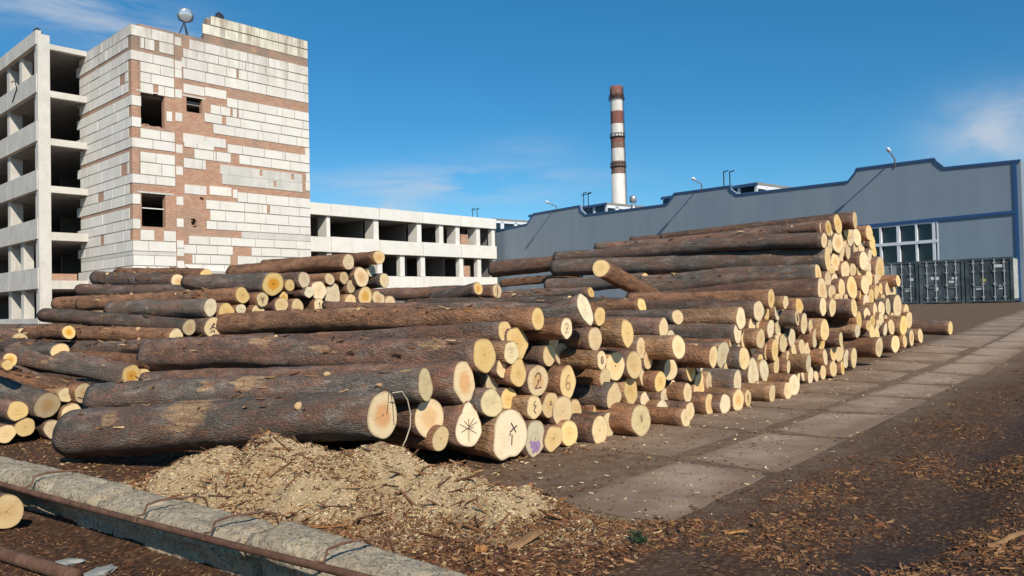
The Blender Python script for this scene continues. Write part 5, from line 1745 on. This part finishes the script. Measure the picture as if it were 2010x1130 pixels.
for i in range(len(prof) - 1):
    (ua, va), (ub, vb) = prof[i], prof[i + 1]
    segs = [(ua, va, ub, vb)]
    cutsu = [x for x in WIN[:2] if min(ua, ub) < x < max(ua, ub)]
    us = sorted([ua, ub] + cutsu)
    for a, b in zip(us[:-1], us[1:]):
        if b - a < .02: b = a + .02
        ta = va + (vb - va) * ((a - ua) / (ub - ua) if abs(ub - ua) > 1e-6 else 0); tb = va + (vb - va) * ((b - ua) / (ub - ua) if abs(ub - ua) > 1e-6 else 1)
        mid = (a + b) / 2
        bands = [(VB, None)]
        if WIN[0] < mid < WIN[1]: bands = [(VB, WIN[2]), (WIN[3], None)]
        for lo, hi in bands:
            ha = hi if hi is not None else ta; hb_ = hi if hi is not None else tb
            Q = [(a, lo, 0), (b, lo, 0), (b, lo, -.3), (a, lo, -.3), (a, ha, 0), (b, hb_, 0), (b, hb_, -.3), (a, ha, -.3)]
            ids_ = [mb.vert(HF.P(*q)) for q in Q]
            for q in ((3, 2, 1, 0), (4, 5, 6, 7), (0, 1, 5, 4), (1, 2, 6, 5), (2, 3, 7, 6), (3, 0, 4, 7)):
                f = [ids_[x] for x in q]; uvq = [(Q[x][0], Q[x][1]) for x in q]
                if HF.flip: f = f[::-1]; uvq = uvq[::-1]
                mb.face(f, 0, uvq)
HB(mb, 'front_wall', CLAD)
ULH = prof[-1][0]; VLOW = min(v for u, v in prof)
mb = MB()
HF.box(mb, .0, ULH, VB, VLOW - .9, -34, -33.7); HF.box(mb, ULH - .3, ULH, VB, VLOW - .9, -33.7, -.31)
HF.box(mb, .0, .3, VB, prof[0][1] - .02, -33.7, -.31)
HB(mb, 'side_wall', CLAD)
mb = MB(); HF.box(mb, .3, ULH - .3, VLOW - 1.2, VLOW - .9, -33.7, -.31, 0, one); HB(mb, 'roof', CONCD)
mb = MB()
for i in range(len(prof) - 2):
    a = Vector(HF.P(prof[i][0], prof[i][1] - .09, .02)); b = Vector(HF.P(prof[i + 1][0], prof[i + 1][1] - .09, .02))
    d = (b - a).normalized(); nn = HF.n.cross(d).normalized() * .07; w = HF.n * .05
    mb.hexa([a - nn - w, b - nn - w, b - nn + w, a - nn + w, a + nn - w, b + nn - w, b + nn + w, a + nn + w])
HF.box(mb, -.04, .16, VB, prof[0][1] - .2, -.02, .06)
HB(mb, 'roof_trim', BLUE)
mb = MB(); sa = HF.uv(1700, 443); sb = HF.uv(2003, 417)
vs_m = (sa[1] + sb[1]) / 2; print('strip', sa, sb)
HF.box(mb, .17, WIN[1] + .2, WIN[3] + .02, WIN[3] + .22, 0.002, .08); HB(mb, 'blue_strip', BLUE)
# big glazed opening
wf = MB()
fu = [HF.uv(px, 470)[0] for px in (1838, 1833, 1829)]
def wbar(px0, px1, full=True):
    a, b = HF.uv(px0, 470)[0], HF.uv(px1, 470)[0]
    HF.box(wf, a, b, WIN[2], WIN[3], -.16, .03)
for a, b in ((1830.5, 1836), (1839.5, 1842), (1797, 1800.5), (1760.5, 1766), (1726.5, 1730), (1692, 1697)): wbar(a, b)
vm = HF.uv(1765, 478)[1]
HF.box(wf, WIN[0], WIN[1], vm - .1, vm + .1, -.14, .05); HF.box(wf, WIN[0], WIN[1], WIN[3] - .1, WIN[3], -.15, .02); HF.box(wf, WIN[0], WIN[1], WIN[2], WIN[2] + .12, -.15, .02)
win = HB(wf, 'window', WHITE)
mb = MB(); HF.box(mb, WIN[0], WIN[1], WIN[2], WIN[3], -.25, -.2); pn = HB(mb, 'pane', DGL, win)
# lantern roofs behind the parapet
LW = -7.0
for (pxr, pyt, pxl, pxs) in ((1490, 357, 1300, (1445, 1468)), (1194, 397, 1040, (1151, 1165, 1180)), (969, 428, 860, (950, 960))):
    u0, vt = HF.uv(pxr, pyt, LW); u1 = HF.uv(pxl, pyt, LW)[0]
    vb = VLOW - .9
    mb = MB(); HF.box(mb, u0 + .1, u1, vt - .25, vt, -33, LW + .2, 0, one)
    ln = HB(mb, 'roof_lantern', CONCD)
    ln.name = 'roof_lantern'
    mb = MB(); HF.box(mb, u0 + .0, u1, vt - .3, vt - .06, LW + .21, LW + .3); HB(mb, 'lantern_fascia', BLUE, ln)
    mb = MB(); HF.box(mb, u0 + .25, u1, vb, vt - .3, -32.8, LW); HB(mb, 'lantern_glazing', DGL, ln)
    mb = MB()
    u = u0 + .12
    while u < u1 - 1: HF.box(mb, u, u + .28, vb, vt - .3, LW + .01, LW + .12); u += 1.75
    w = LW - 1.2
    while w > -32:
        HF.box(mb, u0 + .1, u0 + .24, vb, vt - .3, w - .5, w); w -= 2.2
    HF.box(mb, u0 + .1, u0 + .24, vt - .55, vt - .26, -32.8, LW); HF.box(mb, u0 + .1, u0 + .24, vb, vb + .9, -32.8, LW)
    HB(mb, 'lantern_posts', WHITE, ln)

# roof lamps, masts and vent: each a thing of its own
def roof_lamp(hx, hy, bx, by, out, lab):
    u, v = HF.uv(bx, by); b = Vector(HF.P(u, v - .3, .04))
    # head position: out from the wall by the arm length
    r_ = ray(hx, hy); t = (HF.o + HF.n * out - CAM).dot(HF.n) / r_.dot(HF.n); h = CAM + r_ * t
    root = empty('roof_lamp', b); tag(root, lab, 'lamp', 'lamps on the hall parapet')
    mb = MB(); mb.tube([b, b + Vector((0, 0, .55)), b.lerp(h, .5) + Vector((0, 0, .25)), h], [.055, .055, .05, .04], 8); child(mb, 'lamp_arm', STEEL, root, True)
    d = (h - b); d.z *= .4; d = d.normalized(); mb = MB()
    mb.tube([h - d * .1, h + d * .05, h + d * .4, h + d * .6], [.05, .11, .13, .05], 10); child(mb, 'lamp_head', WHITE, root, True)


roof_lamp(1746, 297, 1757, 319, 1.5, 'lamp leaning out over the hall parapet above the white framed window')
roof_lamp(1364, 353, 1378, 367, 1.5, 'lamp leaning out over the middle of the hall parapet')
roof_lamp(1077, 398, 1092, 409, 1.5, 'smallest lamp at the far left end of the hall parapet')


def masts(pxs, py0, py1, w, lab, cross):
    u = HF.uv(pxs[0], py1, w)[0]; b = Vector(HF.P(u, HF.uv(pxs[0], py1, w)[1] - .6, w))
    root = empty('twin_mast', b); tag(root, lab, 'mast', 'twin masts on the hall roof')
    tops = []
    for px in pxs:
        ua, va = HF.uv(px, py1, w); ub, vb = HF.uv(px, py0, w)
        mb = MB(); mb.tube([HF.P(ua, va - .6, w), HF.P(ua, vb, w)], .05, 6)
        mb.tube([HF.P(ua, vb - .05, w), HF.P(ua - .45, vb + .0, w)], .045, 6)
        child(mb, 'mast_pole', DSTEEL, root); tops.append((ua, vb))
    if cross:
        mb = MB(); mb.tube([HF.P(tops[0][0] + .35, tops[0][1] - .2, w), HF.P(tops[1][0] - .35, tops[0][1] - .2, w)], .045, 6); child(mb, 'crossbar', DSTEEL, root)


masts((1421, 1433), 336, 365, -2.5, 'pair of thin dark poles on the raised middle of the hall roof', False)
masts((1146, 1155), 378, 404, -2.5, 'pair of thin poles joined by a crossbar, left of the chimney', True)
masts((928, 937), 409, 428, -12, 'faint twin poles with a crossbar above the end of the low white building', True)
ua, va = HF.uv(1243, 410, -5); vp = Vector(HF.P(ua, va - .5, -5)); s = vp.y / F
root = empty('roof_vent', vp); tag(root, 'stubby roof vent with wider drum just right of the chimney foot', 'vent')
mb = MB(); mb.tube([vp, vp + Vector((0, 0, .5 + 9 * s))], 4.5 * s, 14); child(mb, 'vent_neck', STEEL, root, True)
z0 = HF.uv(1243, 398, -5)[1]; z1 = HF.uv(1243, 384, -5)[1]
mb = MB(); mb.tube([(vp.x, vp.y, z0), (vp.x, vp.y, z0 + .1), (vp.x, vp.y, z1 - .12), (vp.x, vp.y, z1)], [4 * s, 7 * s, 7 * s, 5.5 * s], 16); child(mb, 'vent_drum', STEEL, root, True)

# ---- chimney ----------------------------------------------------------
CDp = 190.0
cb_ = at_depth(1217, 420, CDp); ct = at_depth(1210, 170, CDp)
cxm = (at_depth(1213, 300, CDp).x)
chim = empty('chimney', (cxm, CDp, 0)); tag(chim, 'tall factory chimney painted in red and white bands', 'chimney')
zc = lambda py: at_depth(1213, py, CDp).z
s = CDp / F
ra, rb_ = 12.2 * s, 14.6 * s
def rc(py): return ra + (rb_ - ra) * (py - 170) / (400 - 170)
k = N('chimney_white'); co = k.coord('Object'); n1 = k.noise(k.mapping(co, (.6, .6, .12)), 1, 6, .7)
CWH = k.fin(k.ramp(n1, [(.35, (.74, .72, .68)), (.6, (.62, .58, .53)), (.72, (.40, .30, .25))]), .9, .15)
k = N('chimney_red'); co = k.coord('Object'); n1 = k.noise(k.mapping(co, (.6, .6, .2)), 1, 6, .7)
CRD = k.fin(k.ramp(n1, [(.35, (.27, .105, .085)), (.6, (.21, .095, .08)), (.72, (.42, .30, .25))]), .9, .15)
k = N('chimney_brown'); co = k.coord('Object'); n1 = k.noise(k.mapping(co, (.6, .6, .2)), 1, 6, .7)
CBR = k.fin(k.ramp(n1, [(.35, (.19, .11, .085)), (.6, (.24, .16, .12)), (.75, (.45, .38, .32))]), .9, .15)
bands = [(170, 195, CRD, 1.04), (195, 219, CWH, 1), (219, 244, CRD, 1), (244, 268, CWH, 1), (268, 280, CRD, 1), (280, 292, CBR, 1), (292, 317, CWH, 1), (317, 342, CBR, 1), (342, 640, CWH, 1)]
for a, b, m, q in bands:
    mb = MB(); mb.tube([(cxm, CDp, zc(b)), (cxm, CDp, (zc(a) + zc(b)) / 2), (cxm, CDp, zc(a))], [rc(b) * q, rc((a + b) / 2) * q, rc(a) * q], 32, 0, a == 170 or b == 640)
    child(mb, 'painted_band', m, chim, True)
for py, q in ((195, 1.22), (270, 1.12), (328, 1.12)):
    mb = MB(); n = 32
    for rr_, z_ in ((rc(py) * q, zc(py)),):
        pts = [(cxm + rr_ * math.cos(2 * PI * i / n), CDp + rr_ * math.sin(2 * PI * i / n), z_) for i in range(n + 1)]
        for dz_ in (0, .9): mb.tube([(x, y, z + dz_) for x, y, z in pts], .06 if dz_ else .12, 5)
        for i in range(0, n, 2): mb.tube([pts[i], (pts[i][0], pts[i][1], z_ + .9)], .06, 5)
    child(mb, 'platform_rail', DSTEEL, chim)
mb = MB()
la = Vector((.8, -.6, 0))
for o_ in (-.2, .2):
    mb.tube([(cxm + la.x * (rc(400) + .25) - la.y * o_, CDp + la.y * (rc(400) + .25) + la.x * o_, zc(420)), (cxm + la.x * (rc(175) + .25) - la.y * o_, CDp + la.y * (rc(175) + .25) + la.x * o_, zc(172))], .06, 5)
child(mb, 'ladder', DSTEEL, chim)

# ---- shipping containers ------------------------------------------------
CC = at_depth(1991, 597, 45.5)
CZ = G0(CC.x, CC.y)
CF = Fac((CC.x, CC.y), -50.0)
CT = CF.uv(1991, 503)[1]
print('container height', CT - CZ, CZ)
CONT = [simple('container_paint_dark_green', (.06, .082, .09), .6, .35, var=.6, scale=1.6), simple('container_paint_slate', (.085, .11, .12), .6, .35, var=.6, scale=1.6), simple('container_paint_grey', (.22, .25, .25), .6, .35, var=.3, scale=2.2)]
CROD = simple('galvanised_rod', (.4, .41, .41), .5, .5, .3, var=.25)
PLATE = simple('pale_placard', (.62, .62, .6), .7, .2, var=.3, scale=4)
CSIDE = simple('container_paint_pale', (.42, .43, .40), .6, .3, var=.3, scale=2)
YEL = simple('yellow_patch', (.4, .36, .1), .7, .2, var=.3)
CW = 2.44
labs = ['rightmost dark shipping container, pale weathered side turned to the right', 'middle dark shipping container showing its doors and lock rods', 'left shipping container with lighter door panel, partly hidden by the tall stack']
for ci in range(3):
    u0 = ci * (CW + .06); u1 = u0 + CW
    root = empty('shipping_container', CF.P(u0, CZ, 0)); tag(root, labs[ci], 'container', 'shipping containers by the grey hall')
    m = CONT[ci % 2]
    H = CT - CZ
    def CH(mb, name, mat, par=None):
        
        o = mb.build(name, mat, par or root)
        if par is None: o.matrix_parent_inverse = Matrix.Translation(root.location).inverted()
        return o
    mb = MB()
    # corner posts and rails
    for a in (u0, u1 - .14): CF.box(mb, a, a + .14, CZ, CT, -.16, 0)
    CF.box(mb, u0 + .14, u1 - .14, CT - .14, CT, -.14, -.005); CF.box(mb, u0 + .14, u1 - .14, CZ + .05, CZ + .2, -.14, -.005)
    CF.box(mb, u0, u1, CZ + .1, CZ + .25, -6.05, -.16); CF.box(mb, u0 + .02, u1 - .02, CT - .08, CT - .03, -6.05, -.16)
    CH(mb, 'container_frame', m)
    # corrugated sides and back
    mb = MB(); n = 44
    for ub, sg in ((u0 + .03, -1), (u1 - .03, 1)):
        prev = None
        for i in range(n + 1):
            w = -.16 - (5.85) * i / n; off = .035 * (1 if (i // 2) % 2 else -1) * sg
            a = mb.vert(CF.P(ub + off, CZ + .25, w)); b = mb.vert(CF.P(ub + off, CT - .08, w))
            if prev: mb.face([prev[0], a, b, prev[1]])
            prev = (a, b)
    CF.box(mb, u0 + .06, u1 - .06, CZ + .25, CT - .08, -6.05, -6.0)
    CH(mb, 'corrugated_side', CSIDE if ci == 0 else m)
    for di in range(2):
        a = u0 + .15 + di * (CW / 2 - .14); b = a + CW / 2 - .16
        mb = MB(); CF.box(mb, a, b, CZ + .21, CT - .15, -.1, -.05)
        for j in range(3):
            va = CZ + .3 + j * (H - .5) / 3; CF.box(mb, a + .08, b - .08, va, va + (H - .5) / 3 - .12, -.05, -.03)
        d_ = CH(mb, 'door', CONT[2] if (ci == 2 and di == 1) else m)
        for f in (.28, .74):
            mb = MB(); ur = a + (b - a) * f
            mb.tube([CF.P(ur, CZ + .12, .0), CF.P(ur, CT - .08, .0)], .028, 7)
            for vv_ in (CZ + .35, CZ + H * .42, CZ + H * .7, CT - .3): CF.box(mb, ur - .07, ur + .07, vv_ - .05, vv_ + .05, -.048, .03)
            CF.box(mb, ur - .02, ur + .42 if f < .5 else ur - .42, CZ + H * .36, CZ + H * .36 + .05, .02, .05)
            CH(mb, 'lock_rod', CROD, d_)
        rg = random.Random(ci * 7 + di)
        for j in range(2):
            ux = a + rg.uniform(.1, .45); vx = CZ + H * rg.choice([.47, .55, .78, .3]); ww = rg.uniform(.18, .5)
            mb = MB(); CF.box(mb, ux, min(b - .05, ux + ww), vx, vx + rg.uniform(.12, .25), -.047, -.022); CH(mb, 'placard', YEL if (ci == 0 and di == 1 and j == 0) else PLATE, d_)
# ------------------------------------------------------------------ light and sky
AZ, EL = rad(160.5), rad(35.0)
S = Vector((math.sin(AZ) * math.cos(EL), math.cos(AZ) * math.cos(EL), math.sin(EL)))
ld = bpy.data.lights.new('Sun', 'SUN'); ld.energy = 4.2; ld.angle = rad(.53); ld.color = (1.0, .92, .79)
lo = bpy.data.objects.new('Sun', ld); COL.objects.link(lo)
lo.rotation_euler = (-S).to_track_quat('-Z', 'Y').to_euler(); lo.location = (0, 0, 50)
w = bpy.data.worlds.new('World'); scene.world = w; w.use_nodes = True
t = w.node_tree; t.nodes.clear()


class WN(N):
    def __init__(s, t): s.t = t


k = WN(t)
out = t.nodes.new('ShaderNodeOutputWorld'); bg = t.nodes.new('ShaderNodeBackground')
t.links.new(bg.outputs[0], out.inputs[0])
sky = t.nodes.new('ShaderNodeTexSky'); sky.sky_type = 'NISHITA'; sky.sun_disc = False
sky.sun_elevation = EL; sky.sun_rotation = AZ; sky.altitude = 1200; sky.air_density = 1.0; sky.dust_density = .25; sky.ozone_density = 2.5
hs = t.nodes.new('ShaderNodeHueSaturation'); hs.inputs['Saturation'].default_value = 1.34; hs.inputs['Hue'].default_value = .488
# clear dry air: the band just above the horizon is less milky than the sky model gives
t.links.new(sky.outputs[0], hs.inputs['Color'])
tc = t.nodes.new('ShaderNodeTexCoord')
sp = t.nodes.new('ShaderNodeSeparateXYZ'); t.links.new(tc.outputs['Generated'], sp.inputs[0])
az = k.math('MULTIPLY', k.math('ARCTAN2', sp.outputs[0], sp.outputs[1]), 57.2958)
el = k.math('MULTIPLY', k.math('ARCSINE', sp.outputs[2]), 57.2958)
cv = t.nodes.new('ShaderNodeCombineXYZ'); t.links.new(az, cv.inputs[0]); t.links.new(el, cv.inputs[1])


def blob(a0, e0, ra_, re_):
    x = k.math('DIVIDE', k.math('SUBTRACT', az, a0), ra_); y = k.math('DIVIDE', k.math('SUBTRACT', el, e0), re_)
    q = k.math('ADD', k.math('MULTIPLY', x, x), k.math('MULTIPLY', y, y))
    return k.math('EXPONENT', k.math('MULTIPLY', q, -1.0))


nz = k.noise(k.mapping(cv.outputs[0], (.10, .62, 1)), 1.0, 6, .6, .4)
nz2 = k.noise(k.mapping(cv.outputs[0], (.22, .3, 1), (3, 7, 0)), 1.0, 6, .6, .3)
wisp = k.ramp(nz, [(.36, 0.0), (.66, 1.0)]); puff = k.ramp(nz2, [(.34, 0.0), (.6, 1.0)])
m1 = k.math('MULTIPLY', blob(-4.2, 8.9, 8.5, 1.15), k.math('MULTIPLY', wisp, .85))
m1b = k.math('MULTIPLY', blob(-9.0, 7.0, 2.6, 1.0), k.math('MULTIPLY', puff, .7))
m1c = k.math('MULTIPLY', blob(1.5, 11.2, 3.5, .9), k.math('MULTIPLY', wisp, .22))
m2 = k.math('MULTIPLY', blob(32.8, 9.9, 4.2, 2.2), k.math('MULTIPLY_ADD', puff, .6, .28))
m3 = k.math('MULTIPLY', blob(-30, 19.5, 6.5, 2.2), k.math('MULTIPLY', wisp, .7))
m4 = k.math('MULTIPLY', blob(-24, 17.4, 4.0, 1.3), k.math('MULTIPLY', wisp, .38))
mm = k.math('ADD', k.math('ADD', k.math('ADD', m1, m1b), k.math('ADD', m2, m3)), k.math('ADD', m4, m1c), clamp=True)
hz = k.ramp(k.math('DIVIDE', el, 30.0, clamp=True), [(.0, (.60, .80, .90)), (.45, (.66, .83, .91)), (1.0, (1.0, 1.04, 1.04))])
skc = k.mix(1.0, hs.outputs[0], hz, 'MULTIPLY')
mx = k.mix(mm, skc, (5.0, 5.4, 6.0))
t.links.new(mx, bg.inputs[0])
bg.inputs[1].default_value = .11
vs = scene.view_settings
vs.view_transform = 'Standard'; vs.look = 'None'; vs.exposure = .1; vs.gamma = 1
scene.cycles.max_bounces = 6
scene.cycles.use_denoising = True
